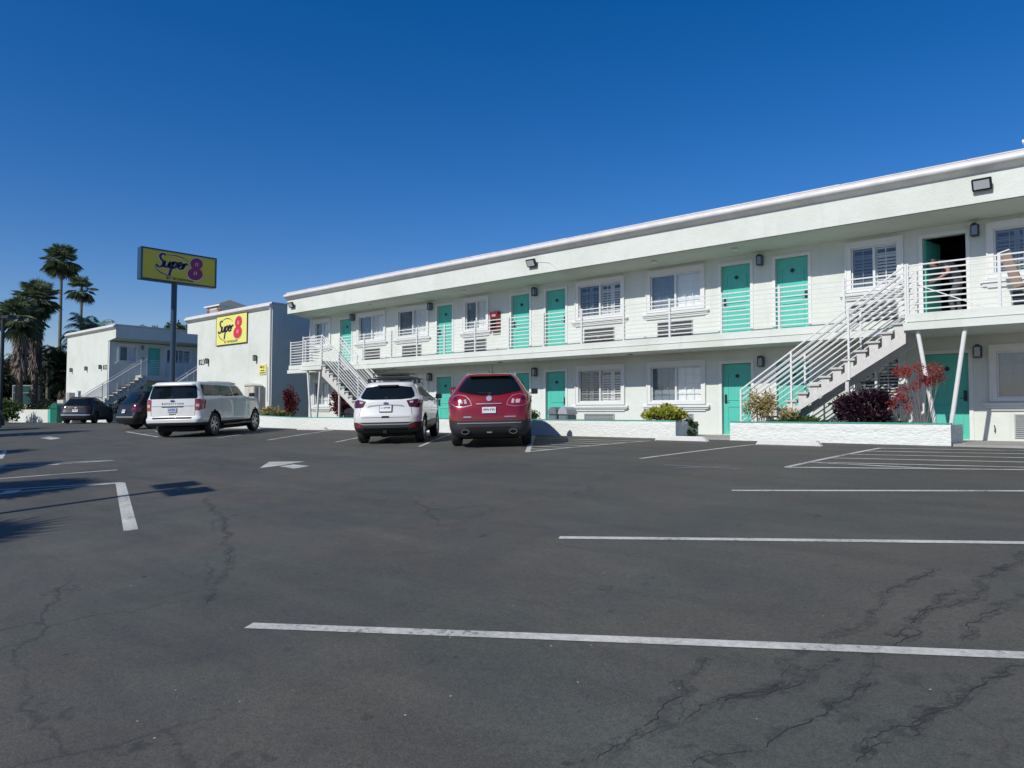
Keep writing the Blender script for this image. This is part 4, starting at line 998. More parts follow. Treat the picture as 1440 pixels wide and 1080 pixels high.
def build_car(name,label,spec):
    if 'zmap' in spec:warp(spec)
    e=empty(name,(0,0,0),label=label,cat=spec.get('cat','suv'));L=spec['L'];wr=spec['wr'];wy=spec['wy']
    e['_L']=L;e['_wr']=wy[0]
    me,bvh=car_shell(spec['layers'],L,wy,wr,0)
    hw=max(l[3] for l in spec['layers'])
    arch=lambda c:any((c.y-y)**2+(c.z-wr)**2<(wr+.061)**2 for y in wy) and abs(c.x)>.6 and abs(c.x)<hw-.02
    arch2=lambda c:any(abs(((c.y-y)**2+(c.z-wr)**2)**.5-(wr+.065))<.012 for y in wy) and abs(c.x)<hw+.1 and abs(c.x)>.55 and c.z<spec['archz']
    und=lambda c:c.z<spec['layers'][0][0]+.005
    lining=lambda c:arch(c) or arch2(c) or und(c)
    clad=spec['clad'] if 'clad' in spec else (lambda c:False)
    parts=split_shell(me,[lining,clad])
    for m,nm,mt in zip(parts,('body','underbody','lower_cladding'),(spec['paint'],M['under'],spec.get('cladm',M['cladding']))):
        if len(m.polygons)==0:continue
        smooth(m);o=mesh_obj(nm,m,mt,e)
        if nm=='body':body=o
    m=MB();m.box(-.66,.66,.35,L-.5,.20,.36);m.box(-.7,.7,wy[0]-.1,wy[0]+.1,wr-.05,wr+.05);m.build('light_block_and_axle',M['under'],e)  # dark box added under the body to block light, plus the rear axle
    for y in wy:
        for s in (-1,1):wheel(e,s*(hw-.14),y,wr,spokes=spec.get('spokes',5),dark=spec.get('dkrim',False),side=s)
    # rear
    rw=spec['rear_glass'];g=patch('rear_window',M['carglass'],e,bvh,rw,'R',off=.016,th=.03,res=.05)
    if 'wiper' in spec:
        a,b=spec['wiper'];h1=bvh.ray_cast(Vector((a[0],-3,a[1])),Vector((0,1,0)))[0];h2=bvh.ray_cast(Vector((b[0],-3,b[1])),Vector((0,1,0)))[0]
        m=MB();m.bar(h1+Vector((0,-.03,0)),h2+Vector((0,-.025,0)),.018,.012);m.box(a[0]-.04,a[0]+.04,h1.y-.04,h1.y,a[1]-.03,a[1]+.03);m.build('wiper',M['black'],g)
    for q in spec.get('lamps',[]):
        for mir in (0,1):
            pl=mirror(q['poly']) if mir else q['poly']
            base=patch('tail_lamp',M[q['mat']],e,bvh,pl,'R',off=q.get('off',.012),th=.03,res=.05)
            for iq in q.get('inner',[]):
                pi=mirror(iq[0]) if mir else iq[0];patch('lamp_element',M[iq[1]],base,bvh,pi,'R',off=.017,th=.01,res=.04)
            if 'edge' in q:patch('lamp_bezel',M[q['edge']],base,bvh,[( (x-q['c'][0]*(-1 if mir else 1))*1.06+q['c'][0]*(-1 if mir else 1),(z-q['c'][1])*1.12+q['c'][1]) for x,z in pl],'R',off=.008,th=.02,res=.05)
            if 'sidepoly' in q:patch('tail_lamp_side',M[q['mat']],base,bvh,q['sidepoly'],'S',side=-1 if mir else 1,off=.010,th=.02,res=.05)
    for q in spec.get('rear_patches',[]):patch(q[0],M[q[1]],e,bvh,q[2],'R',off=q[3] if len(q)>3 else .006,res=.07,th=q[4] if len(q)>4 else .02)
    for s in spec.get('seams',[]):seam(e,bvh,s,'R')
    for q in spec['side_glass']:
        for s in (-1,1):patch('side_window',M['carglass'],e,bvh,q,'S',side=s,off=.009,res=.07)
    for q in spec.get('side_seams',[]):
        for s in (-1,1):seam(e,bvh,q,'S',side=s)
    for q in spec.get('side_patches',[]):
        for s in (-1,1):patch(q[0],M[q[1]],e,bvh,q[2],'S',side=s,off=q[3],res=.09)
    for q in spec.get('handles',[]):
        for s in (-1,1):
            h=bvh.ray_cast(Vector((s*3,q[0],q[1])),Vector((-s,0,0)))[0];m=MB();m.box(h.x-.01 if s>0 else h.x-.028,h.x+.028 if s>0 else h.x+.01,q[0]-.1,q[0]+.1,q[1]-.015,q[1]+.015);m.build('door_handle',spec.get('hmat',spec['paint']),e,bevel=.006)
    if 'plate' in spec:plate(e,bvh,*spec['plate'])
    if 'badge' in spec:
        x,z,rx,rz,mt=spec['badge'];patch('badge',M[mt],e,bvh,[(x+rx*math.cos(2*math.pi*k/16),z+rz*math.sin(2*math.pi*k/16)) for k in range(16)],'R',off=.016,th=.02,res=.05)
    for s in (-1,1):door_mirror(e,s*(spec['mirror'][0]),spec['mirror'][1],spec['mirror'][2],spec.get('mirm',M['black']),s)
    if 'rails' in spec:
        x,y0,y1,z,mt=spec['rails']
        for s in (-1,1):roof_rail(e,s*x,y0,y1,z,M[mt])
    # headlamps and grille, for views from elsewhere
    m=MB()
    fy=max(l[2] for l in spec['layers'])
    for s in (-1,1):m.box(s*.62-.17,s*.62+.17,fy-.30,fy-.03,.72,.86)
    m.build('headlamp',M['lensclr'],e,bevel=.03);m=MB();m.box(-.42,.42,fy-.12,fy-.0,.5,.85);m.build('radiator_grille',M['black'],e,bevel=.02)
    return e,bvh
# -- red crossover
red,bv=build_car('parked_car','dark red crossover with silver roof rails and twin exhausts, seen from behind',dict(
 zmap=[(0,0),(.35,.37),(.60,.65),(.76,.90),(.86,1.02),(1.14,1.26),(1.25,1.35),(1.70,1.70),(2,2)],L=5.1,wr=.37,wy=(1.08,4.1),paint=M['p_red'],archz=.9,spokes=7,
 layers=[(.24,.14,4.85,.82,.30,.40),(.30,.06,4.98,.90,.32,.45),(.44,.0,5.06,.965,.34,.5),(.60,.0,5.08,.985,.36,.55),(.76,.03,5.06,.995,.38,.6),(.90,.08,4.98,1.0,.40,.6),(1.02,.12,4.6,.995,.42,.6),(1.12,.17,4.05,.965,.44,.5),(1.20,.23,3.75,.915,.44,.45),(1.34,.34,3.4,.84,.40,.4),(1.50,.47,3.05,.755,.36,.35),(1.64,.60,2.7,.675,.30,.3),(1.72,.66,2.45,.61,.30,.3),(1.765,.78,2.2,.53,.30,.3),(1.785,1.1,1.9,.3,.2,.2)],
 clad=lambda c:c.z<.65 and not(c.z>.56 and .9<c.y<4.3),
 rear_glass=[(-.76,1.25),(-.5,1.18),(-.2,1.12),(.2,1.12),(.5,1.18),(.76,1.25),(.70,1.40),(.60,1.60),(.53,1.68),(.3,1.70),(-.3,1.70),(-.53,1.68),(-.60,1.60),(-.70,1.40)],
 wiper=((.02,1.17),(-.26,1.20)),
 lamps=[dict(poly=[(.42,.86),(.60,.83),(.80,.84),(.90,.90),(.91,1.0),(.86,1.10),(.72,1.14),(.56,1.10),(.46,.98)],mat='lens',c=(.68,.98),edge='silver',
   inner=[([(.62,.90),(.72,.90),(.74,1.0),(.64,1.0)],'lensclr'),([(.52,.90),(.58,.89),(.60,1.0),(.55,1.02)],'lensclr'),([(.76,.98),(.86,.98),(.84,1.08),(.77,1.09)],'lensdk')],sidepoly=[(.22,.88),(.52,.90),(.62,1.02),(.50,1.08),(.25,1.06)])],
 rear_patches=[('number_recess','p_red',[(-.38,.70),(-.2,.66),(.2,.66),(.38,.70),(.42,.86),(-.42,.86)],.004,.01),('chrome_strip','silver',[(-.30,.872),(.30,.872),(.30,.895),(-.30,.895)],.03,.04),
  ('bumper_trim','silver',[(-.74,.535),(.74,.535),(.76,.555),(-.76,.555)],.012,.02),('lower_valance','under',[(-.62,.27),(.62,.27),(.66,.40),(.5,.47),(-.5,.47),(-.66,.40)],.008,.02),('reversing_light','lensclr',[(-.06,.335),(.06,.335),(.06,.365),(-.06,.365)],.016,.02),
  ('model_lettering','silver',[(-.60,.645),(-.42,.645),(-.42,.665),(-.60,.665)],.012,.01),('model_lettering','silver',[(.36,.645),(.62,.645),(.62,.662),(.36,.662)],.012,.01)],
 seams=[[(-.76,1.24),(-.80,1.12),(-.70,.62),(.70,.62),(.80,1.12),(.76,1.24)]],
 side_glass=[[(.75,1.28),(1.45,1.22),(1.52,1.60),(1.05,1.64)],[(1.52,1.21),(2.45,1.18),(2.50,1.60),(1.60,1.64)],[(2.52,1.18),(3.45,1.19),(3.05,1.42),(2.60,1.58)]],
 side_seams=[[(1.52,1.2),(1.50,.55),(1.9,.50),(2.5,.50),(2.5,1.2)],[(2.5,.5),(3.45,.5),(3.5,1.15)]],handles=[(1.75,1.05),(2.75,1.05)],
 plate=(0,.755,.32,.14,'plate',3,False),badge=(0,1.03,.065,.065,'silver'),mirror=(.95,3.35,1.17),mirm=M['black'],rails=(.60,1.0,3.0,1.73,'silver')))
m=MB()
for s in (-1,1):
    n=20;vs=[];
    for k in range(n):
        a=2*math.pi*k/n
        for rx,rz,y in ((.095,.058,-.05),(.095,.058,.18),(.080,.044,.18),(.080,.044,-.05)):vs.append((s*.56+rx*math.cos(a),y,.39+rz*math.sin(a)))
    fs=[(4*k+i,4*((k+1)%n)+i,4*((k+1)%n)+(i+1)%4,4*k+(i+1)%4) for k in range(n) for i in range(4)];m.add(vs,fs)
m.build('exhaust_tip',M['chrome'],red,smooth=True)
m=MB();m.tube([(.05,1.15,1.78),(.05,.95,1.98)],.006,5);m.box(.0,.1,1.1,1.2,1.765,1.79);m.build('antenna',M['black'],red)
m=MB();m.prism([(-.48,1.70),(.48,1.70),(.52,1.735),(-.52,1.735)],.50,.80);m.build('roof_spoiler',M['p_red'],red,bevel=.01);
# -- white compact suv with rack
esc,bv2=build_car('parked_car','white compact suv with a black roof basket, seen from behind left of the red one',dict(
 zmap=[(0,0),(.22,.29),(.40,.44),(.52,.61),(.57,.74),(.745,.95),(.80,.985),(1.06,1.19),(1.16,1.26),(1.34,1.38),(1.55,1.55),(2,2)],L=4.52,wr=.355,wy=(.92,3.61),paint=M['p_white'],archz=.85,spokes=5,
 layers=[(.22,.16,4.3,.78,.26,.40),(.30,.05,4.42,.86,.30,.45),(.42,.0,4.48,.905,.32,.5),(.56,.0,4.50,.92,.34,.5),(.66,.05,4.50,.925,.34,.5),(.80,.10,4.46,.925,.36,.55),(.94,.13,4.25,.925,.38,.55),(1.04,.16,3.9,.91,.40,.5),(1.12,.22,3.55,.875,.40,.45),(1.24,.31,3.2,.815,.38,.4),(1.38,.40,2.92,.755,.34,.35),(1.50,.47,2.62,.70,.30,.3),(1.59,.50,2.4,.655,.28,.3),(1.645,.58,2.2,.59,.28,.3),(1.67,.85,1.9,.36,.2,.2)],
 clad=lambda c:c.z<.61 or any(((c.y-y)**2+(c.z-.355)**2)<.475**2 for y in (.92,3.61)) and c.z<.82,
 rear_glass=[(-.73,1.16),(-.66,1.09),(-.4,1.06),(.4,1.06),(.66,1.09),(.73,1.16),(.69,1.34),(.62,1.50),(.3,1.55),(-.3,1.55),(-.62,1.50),(-.69,1.34)],
 wiper=((.0,1.12),(.30,1.13)),
 lamps=[dict(poly=[(.54,1.01),(.62,.80),(.86,.77),(.905,.82),(.90,1.0),(.80,1.06)],mat='lensdk',c=(.75,.92),
   inner=[([(.63,.93),(.71,.93),(.72,1.0),(.62,.99)],'lensclr')],sidepoly=[(.22,.82),(.42,.88),(.52,1.0),(.30,1.04)])],
 rear_patches=[('badge_strip','grey',[(-.5,.80),(-.44,.86),(-.16,.885),(.16,.885),(.44,.86),(.5,.80),(.40,.83),(.16,.862),(-.16,.862),(-.40,.83)],.012,.02),  # grey strip across the tailgate beneath the badge
  ('tow_recess','under',[(-.55,.24),(.55,.24),(.6,.40),(-.6,.40)],.006,.01),('bumper_trim','grey',[(-.78,.50),(-.6,.455),(.6,.455),(.78,.50),(.78,.515),(.6,.475),(-.6,.475),(-.78,.515)],.012,.02),
  ('handle_recess','under',[(-.11,.555),(.11,.555),(.09,.58),(-.09,.58)],.006,.01),('reflector','lens',[(.66,.40),(.84,.42),(.84,.47),(.66,.46)],.012,.02),('reflector','lens',[(-.84,.42),(-.66,.40),(-.66,.46),(-.84,.47)],.012,.02)],
 seams=[[(-.64,1.0),(-.70,.60),(-.64,.56),(.64,.56),(.70,.60),(.64,1.0)]],
 side_glass=[[(.66,1.20),(1.15,1.16),(1.18,1.50),(.92,1.48)],[(1.22,1.14),(2.15,1.10),(2.15,1.52),(1.26,1.51)],[(2.2,1.10),(3.15,1.08),(2.75,1.34),(2.22,1.51)]],
 side_seams=[[(1.15,1.1),(1.2,.75),(1.42,.42),(2.16,.42),(2.18,1.1)],[(2.18,.42),(3.1,.42),(3.18,1.05)]],handles=[(1.40,.98),(2.4,.96)],
 plate=(0,.745,.31,.155,'plate',5),badge=(0,.925,.07,.032,'navy'),mirror=(.88,3.0,1.08),rails=(.62,.85,2.6,1.61,'black')))
m=MB()
for y in (1.05,1.75,2.3):m.bar((-.64,y,1.75),(.64,y,1.75),.05,.035)
for s in (-1,1):m.tube([(s*.5,.95,1.80),(s*.5,2.4,1.80)],.018,6);m.tube([(s*.5,.95,1.90),(s*.5,2.4,1.90)],.016,6)
for y in (.95,2.4):m.tube([(-.5,y,1.80),(.5,y,1.80)],.016,6);m.tube([(-.5,y,1.90),(.5,y,1.90)],.016,6)
for k in range(9):m.tube([(-.46+k*.115,.95,1.80),(-.46+k*.115,2.4,1.80)],.010,5)
for x in (-.5,-.17,.17,.5):m.tube([(x,.95,1.8),(x,.95,1.9)],.012,5)
for s in (-1,1):m.box(s*.64-.03,s*.64+.03,1.7,1.8,1.62,1.76);m.box(s*.64-.03,s*.64+.03,1.0,1.1,1.62,1.76)
m.build('roof_basket',M['black'],esc)
m=MB();m.box(-.36,.30,1.1,2.2,1.82,1.93);m.build('folded_cargo_cover',M['binblk'],esc,bevel=.04)
m=MB();m.prism([(-.24,1.53),(.24,1.53),(.28,1.575),(-.28,1.575)],.40,.62);m.build('roof_spoiler',M['black'],esc,bevel=.01)
m=MB();m.box(-.05,.05,-.1,.2,.30,.38);m.build('tow_hitch',M['under'],esc)
# -- large white suv
ex,bv3=build_car('parked_car','large white full size suv parked at an angle beneath the pole sign',dict(
 zmap=[(0,0),(.30,.41),(.40,.47),(.46,.53),(.63,.66),(.70,.80),(.83,.94),(1.0,1.11),(1.24,1.345),(1.32,1.41),(1.80,1.83),(2,2)],L=5.55,wr=.42,wy=(1.17,4.55),paint=M['p_white'],archz=1.0,spokes=6,
 layers=[(.30,.12,5.3,.90,.18,.30),(.40,.02,5.45,.97,.20,.35),(.52,.0,5.50,1.0,.20,.40),(.60,.0,5.52,1.01,.20,.40),(.68,.10,5.52,1.01,.18,.40),(.90,.115,5.50,1.015,.18,.42),(1.08,.13,5.46,1.015,.18,.45),(1.20,.14,5.30,1.01,.18,.45),(1.26,.15,4.55,1.0,.19,.42),(1.31,.16,4.12,.985,.20,.38),(1.50,.19,3.92,.94,.22,.34),(1.70,.23,3.70,.89,.24,.3),(1.85,.27,3.42,.845,.24,.28),(1.92,.33,3.2,.78,.24,.3),(1.95,.6,2.9,.58,.24,.25)],
 clad=lambda c:c.z<.53,
 rear_glass=[(-.86,1.32),(-.84,1.26),(.84,1.26),(.86,1.32),(.80,1.68),(.75,1.80),(-.75,1.80),(-.80,1.68)],
 wiper=((.0,1.31),(-.22,1.30)),
 lamps=[dict(poly=[(.80,.84),(.92,.83),(1.0,.86),(1.0,1.22),(.90,1.24),(.80,1.22)],mat='lens',c=(.90,1.03),inner=[([(.83,.96),(.94,.96),(.94,1.05),(.83,1.05)],'lensclr')],sidepoly=[(.26,.86),(.42,.88),(.46,1.05),(.50,1.20),(.28,1.22)])],
 rear_patches=[('trim_bar','silver',[(-.78,.985),(.78,.985),(.78,1.0),(-.78,1.0)],.012,.02),('number_recess','p_white',[(-.3,.74),(.3,.74),(.40,.96),(-.40,.96)],.003,.01),('recess_lip','under',[(-.38,.945),(.38,.945),(.40,.975),(-.40,.975)],.008,.01),
  ('handle_recess','under',[(-.12,.70),(.12,.70),(.12,.725),(-.12,.725)],.006,.01),('step_pad','under',[(-.7,.635),(.7,.635),(.7,.655),(-.7,.655)],.03,.1),('lower_valance','cladding',[(-.88,.33),(.88,.33),(.90,.46),(-.90,.46)],.006,.02),('tow_recess','under',[(-.2,.34),(.2,.34),(.2,.44),(-.2,.44)],.01,.01)],
 seams=[[(-.84,1.26),(-.79,1.24),(-.79,.68),(.79,.68),(.79,1.24),(.84,1.26)]],
 side_glass=[[(.40,1.36),(1.52,1.34),(1.52,1.78),(.45,1.80)],[(1.74,1.33),(2.62,1.32),(2.62,1.76),(1.74,1.78)],[(2.70,1.33),(3.84,1.34),(3.66,1.52),(3.36,1.74),(2.70,1.78)]],
 side_seams=[[(1.66,1.32),(1.66,.85),(1.72,.55),(2.66,.52),(2.66,1.30)],[(2.66,.52),(3.85,.52),(3.98,.9),(3.98,1.28)]],handles=[(1.90,1.16),(2.88,1.16)],hmat=M['p_white'],
 side_patches=[('pillar_trim','p_black',[(1.54,1.36),(1.72,1.35),(1.72,1.78),(1.54,1.79)],.003)],
 plate=(0,.86,.32,.155,'plateblue',8,False),badge=(0,1.17,.085,.036,'navy'),mirror=(.98,3.95,1.32),rails=(.72,.7,3.4,1.885,'black')))
h0=bv3.ray_cast(Vector((0,-3,1.19)),Vector((0,1,0)))[0]
text_obj('tailgate_lettering','EXPEDITION',.085,M['grey'],ex,Matrix.Translation((0,h0.y-.004,1.18))@Matrix.Rotation(R(90),4,'X'),extrude=.006,space=1.75,bold=.002)
m=MB()
for s in (-1,1):m.box(s*1.0-.08,s*1.0+.06,1.7,4.0,.36,.41)
m.build('running_board',M['black'],ex,bevel=.01)
m=MB();m.prism([(-.76,1.80),(.76,1.80),(.72,1.86),(-.72,1.86)],.14,.5);m.build('roof_spoiler',M['p_white'],ex,bevel=.015)
# -- dark crossover far left
dk,bv4=build_car('parked_car','dark grey crossover before the numbered 832 end wall, leftmost vehicle',dict(
 L=4.6,wr=.36,wy=(.95,3.64),paint=M['p_navy'],archz=.9,spokes=5,dkrim=True,
 layers=[(.24,.12,4.35,.80,.26,.40),(.34,.03,4.5,.88,.30,.45),(.50,.0,4.56,.92,.32,.5),(.66,.02,4.58,.93,.34,.5),(.82,.07,4.55,.93,.36,.55),(.96,.11,4.35,.93,.38,.55),(1.06,.15,3.9,.91,.40,.5),(1.14,.22,3.5,.87,.40,.45),(1.26,.36,3.2,.80,.36,.4),(1.40,.54,2.9,.74,.34,.35),(1.52,.68,2.6,.68,.30,.3),(1.60,.74,2.35,.62,.28,.3),(1.65,.9,2.1,.54,.28,.3),(1.67,1.2,1.9,.3,.2,.2)],
 clad=lambda c:c.z<.34,
 rear_glass=[(-.74,1.18),(-.6,1.13),(.6,1.13),(.74,1.18),(.66,1.36),(.57,1.54),(-.57,1.54),(-.66,1.36)],wiper=((0,1.16),(.2,1.18)),
 lamps=[dict(poly=[(.46,.98),(.80,.92),(.90,.98),(.88,1.06),(.76,1.08),(.48,1.04)],mat='lensdk',c=(.7,1.0),sidepoly=[(.25,.96),(.6,1.0),(.5,1.07),(.28,1.06)])],
 rear_patches=[('bumper_trim','silver',[(-.80,.50),(.80,.50),(.84,.58),(-.84,.58)],.014,.02),('lower_valance','cladding',[(-.8,.30),(.8,.30),(.8,.46),(-.8,.46)],.01,.02)],
 side_glass=[[(.85,1.22),(1.3,1.18),(1.35,1.50),(1.15,1.50)],[(1.4,1.17),(2.2,1.13),(2.2,1.53),(1.42,1.51)],[(2.26,1.13),(3.1,1.12),(2.75,1.34),(2.3,1.52)]],
 handles=[(1.6,1.02),(2.5,1.0)],plate=(0,.80,.32,.155,'plate',11,False),badge=(0,.98,.06,.04,'silver'),mirror=(.88,3.0,1.12),rails=(.62,1.1,2.7,1.62,'black')))
# -- black suv half hidden
bk,bv5=build_car('parked_car','black suv with bright red tail lamps, half hidden behind the large white vehicle',dict(
 L=4.75,wr=.38,wy=(.98,3.75),paint=M['p_black'],archz=.95,spokes=5,dkrim=True,
 layers=[(.26,.12,4.5,.84,.22,.40),(.36,.02,4.65,.91,.24,.45),(.52,.0,4.72,.945,.26,.5),(.70,.04,4.74,.95,.26,.5),(.88,.09,4.7,.95,.28,.55),(1.02,.12,4.5,.95,.30,.55),(1.12,.15,4.1,.93,.32,.5),(1.20,.20,3.7,.89,.32,.45),(1.34,.32,3.4,.83,.30,.4),(1.50,.46,3.1,.77,.28,.35),(1.62,.56,2.8,.72,.26,.3),(1.70,.62,2.5,.66,.26,.3),(1.75,.78,2.2,.56,.26,.3),(1.77,1.1,1.9,.3,.2,.2)],
 clad=lambda c:c.z<.36,
 rear_glass=[(-.78,1.22),(.78,1.22),(.72,1.42),(.63,1.62),(-.63,1.62),(-.72,1.42)],
 lamps=[dict(poly=[(.66,.80),(.90,.78),(.92,1.12),(.74,1.16),(.66,1.10)],mat='lensdk',c=(.8,.97),inner=[([(.70,.90),(.86,.90),(.86,1.0),(.70,1.0)],'lens')],sidepoly=[(.22,.80),(.40,.82),(.50,1.0),(.46,1.14),(.26,1.15)])],
 rear_patches=[('bumper_trim','grey',[(-.84,.56),(.84,.56),(.84,.60),(-.84,.60)],.012,.02)],
 side_glass=[[(.7,1.28),(1.3,1.24),(1.34,1.60),(.95,1.60)],[(1.4,1.23),(2.3,1.2),(2.3,1.62),(1.44,1.61)],[(2.36,1.2),(3.3,1.2),(2.95,1.42),(2.4,1.61)]],
 handles=[(1.6,1.08),(2.6,1.06)],plate=(0,.84,.32,.155,'plate',13,False),mirror=(.92,3.3,1.18),rails=(.64,.95,2.9,1.71,'black')))
place_car(red,-11.91,-7.55,-40.2)
place_car(esc,-15.43,-7.8,-39.7)
place_car(ex,-25.72,-8.89,-36.7)
place_car(dk,-50.3,-4.0,-52)
place_car(bk,-36.0,-6.6,-3)
# ------------------------------------------------------------------ plants and people
def planter(name,label,path,depth,ztops,zbot=-.22,closed_left=False):
    """rock-faced block planter: front face follows path (plan points), bed behind it"""
    e=empty(name,(0,0,0),label=label,cat='planter',group='rock faced white planters along the building')
    n=len(path)
    back=[Vector((p[0]+d[0],p[1]+d[1])) for p,d in zip(path,depth)]
    w=.18
    m=MB();rnd=random.Random(4)
    # rugged face: fine grid with real relief
    def face(a,b,za,zb):
        a=Vector(a);b=Vector(b);L=(b-a).length;nx=max(2,int(L/.045));nz=10;d=(b-a).normalized();nn=Vector((d.y,-d.x))
        vs=[];
        for i in range(nx+1):
            for j in range(nz+1):
                t=i/nx;p=a.lerp(b,t);zt=za+(zb-za)*t;z=zbot+(zt-zbot)*j/nz
                r=rnd.uniform(-.009,.009) if 0<i<nx and 0<j<nz else 0
                course=(z*5.2)%1;r-= .007 if course<.08 else 0
                vs.append((p.x+nn.x*r,p.y+nn.y*r,z))
        fs=[(i*(nz+1)+j,(i+1)*(nz+1)+j,(i+1)*(nz+1)+j+1,i*(nz+1)+j+1) for i in range(nx) for j in range(nz)]
        m.add(vs,fs)
    for i in range(n-1):face(path[i],path[i+1],ztops[i],ztops[i+1])
    face(path[-1],back[-1],ztops[-1],ztops[-1]);face(back[0],path[0],ztops[0],ztops[0])
    for i in range(n-1):
        a,b=Vector(path[i]),Vector(path[i+1]);da=(back[i]-a).normalized()*w;db=(back[i+1]-b).normalized()*w
        m.add([(a.x,a.y,ztops[i]),(b.x,b.y,ztops[i+1]),(b.x+db.x,b.y+db.y,ztops[i+1]),(a.x+da.x,a.y+da.y,ztops[i]),(a.x+da.x,a.y+da.y,ztops[i]-.12),(b.x+db.x,b.y+db.y,ztops[i+1]-.12)],[(0,1,2,3),(3,2,5,4)])
        m.add([(back[i].x,back[i].y,-.2),(back[i+1].x,back[i+1].y,-.2),(back[i+1].x,back[i+1].y,ztops[i+1]-.1),(back[i].x,back[i].y,ztops[i]-.1)],[(3,2,1,0)])
    m.build('block_wall',M['block'],e,fixn=False,smooth=True,sharp=25)
    m=MB()
    for i in range(n-1):
        a,b=Vector(path[i]),Vector(path[i+1]);da=(back[i]-a).normalized();db=(back[i+1]-b).normalized()
        q=[a+da*.02,b+db*.02,b+db*.15,a+da*.15];m.add([(q[0].x,q[0].y,ztops[i]+.004),(q[1].x,q[1].y,ztops[i+1]+.004),(q[2].x,q[2].y,ztops[i+1]+.004),(q[3].x,q[3].y,ztops[i]+.004),(q[0].x,q[0].y,ztops[i]+.034),(q[1].x,q[1].y,ztops[i+1]+.034),(q[2].x,q[2].y,ztops[i+1]+.034),(q[3].x,q[3].y,ztops[i]+.034)],[(0,3,2,1),(4,5,6,7),(0,1,5,4),(1,2,6,5),(2,3,7,6),(3,0,4,7)])
    m.build('planter_cap',M['tealdk'],e)
    m=MB()
    for i in range(n-1):
        a,b=Vector(path[i]),Vector(path[i+1]);m.add([(a.x,a.y+.15,ztops[i]-.1),(b.x,b.y+.15,ztops[i+1]-.1),(back[i+1].x,back[i+1].y,ztops[i+1]-.1),(back[i].x,back[i].y,ztops[i]-.1)],[(0,1,2,3)])
    m.build('planter_soil',M['soil'],e)
    return e
planter('planter','long rock faced white planter under the near staircase, with purple and red plants',[(-8.17,-2.82),(-3.36,-2.82)],[(0,1.75),(0,1.2)],[.385,.385])
planter('planter','rock faced white planter curving away behind the parked vehicles',[(-36.0,-.85),(-34,-1.75),(-31,-2.55),(-28,-2.82),(-9.68,-2.82)],[(.4,.7),(.3,1.1),(.2,1.2),(0,1.25),(0,1.25)],[.60,.58,.47,.41,.395])
def leafquad(m,c,d,l,w,rnd,fold=.25):
    d=d.normalized();u=d.cross(Vector((rnd.uniform(-1,1),rnd.uniform(-1,1),rnd.uniform(-1,1)))).normalized();n=d.cross(u)
    p0=c;p1=c+d*l*.5+u*w/2+n*w*fold;p2=c+d*l;p3=c+d*l*.5-u*w/2+n*w*fold;m.add([p0,p1,p2,p3],[(0,1,2),(0,2,3)])
def rv(rnd):
    while 1:
        v=Vector((rnd.uniform(-1,1),rnd.uniform(-1,1),rnd.uniform(-1,1)))
        if .05<v.length<1:return v
def bush(name,label,x,y,z,sx,sy,sz,mat,n=1200,leaf=.09,cat='shrub',seed=1,stems=7,clumps=16,name2='foliage',group=None,floor=None,stem='bark2',spread=.35):
    r=random.Random(seed);e=empty(name,(x,y,z),label=label,cat=cat,group=group);m=MB();st=MB()
    C=[]
    for k in range(clumps):
        v=rv(r);v=v.normalized()*r.uniform(.45,.95);C.append((Vector((v.x*sx,v.y*sy,sz*.58+v.z*sz*.42)),r.uniform(.7,1.2)))
    for k in range(n):
        c,s=r.choice(C);o=rv(r).normalized()*(r.random()**.5);p=c+Vector((o.x*sx,o.y*sy,o.z*sz*.6))*spread*s
        if p.z<.02:continue
        leafquad(m,p,(p-Vector((0,0,sz*.3))).normalized()*.6+rv(r),leaf*r.uniform(.6,1.3),leaf*r.uniform(.4,.7),r)
    for k in range(stems):
        c,s=C[k%len(C)];a=Vector((r.uniform(-.12,.12)*sx,r.uniform(-.1,.1)*sy,-.05));mid=a.lerp(c,.5)+Vector((r.uniform(-.1,.1),0,.05))
        st.tube([a,mid,c],.014,5,r2=.005)
    st.build('stem',M[stem],e);m.build(name2,M[mat],e,fixn=False);return e
def sticks(name,label,x,y,z,w,h,mat,seed=1,n=12,tufts=6,leaf=.07,leafn=35,cat='shrub',flower=None,lean=0,tuftmin=.55,tr=.17,group=None,stemr=.011):
    r=random.Random(seed);e=empty(name,(x,y,z),label=label,cat=cat,group=group);st=MB();m=MB()
    for k in range(n):
        a=r.uniform(-1,1);top=Vector((a*w+lean*r.random(),r.uniform(-.35,.35)*w,h*r.uniform(.6,1)));b=Vector((a*w*.2,0,-.05));mid=b.lerp(top,.5)+Vector((r.uniform(-.06,.06),r.uniform(-.06,.06),.05))
        st.tube([b,mid,top],stemr,5,r2=stemr*.4)
        for q in range(tufts):
            t=r.uniform(tuftmin,1.02);c=mid.lerp(top,(t-.5)*2) if t>.5 else b.lerp(mid,t*2)
            for j in range(leafn//tufts+3):
                o=rv(r)*tr;leafquad(m,c+o,o+rv(r)*.1,leaf*r.uniform(.6,1.3),leaf*.5,r)
    st.build('stem',M['bark2'],e);m.build(flower or 'foliage',M[mat],e,fixn=False);return e
G2='plants in the long planter under the near stairs'
bush('shrub','yellow and green variegated bush at the planter end beside the walkway gap',-10.35,-2.15,.28,.62,.5,.50,'yleaf',n=2600,leaf=.11,seed=2,stems=9,clumps=20)
bush('shrub','dark green foliage hanging over the planter end below the yellow bush',-9.72,-1.95,-.02,.16,.3,.42,'midleaf',n=500,leaf=.10,seed=22,stems=3,clumps=7)
bush('shrub','dark purple leaved bush beneath the near staircase',-5.15,-2.2,.28,.72,.5,.80,'purple',n=3600,leaf=.095,seed=3,stems=12,clumps=26)
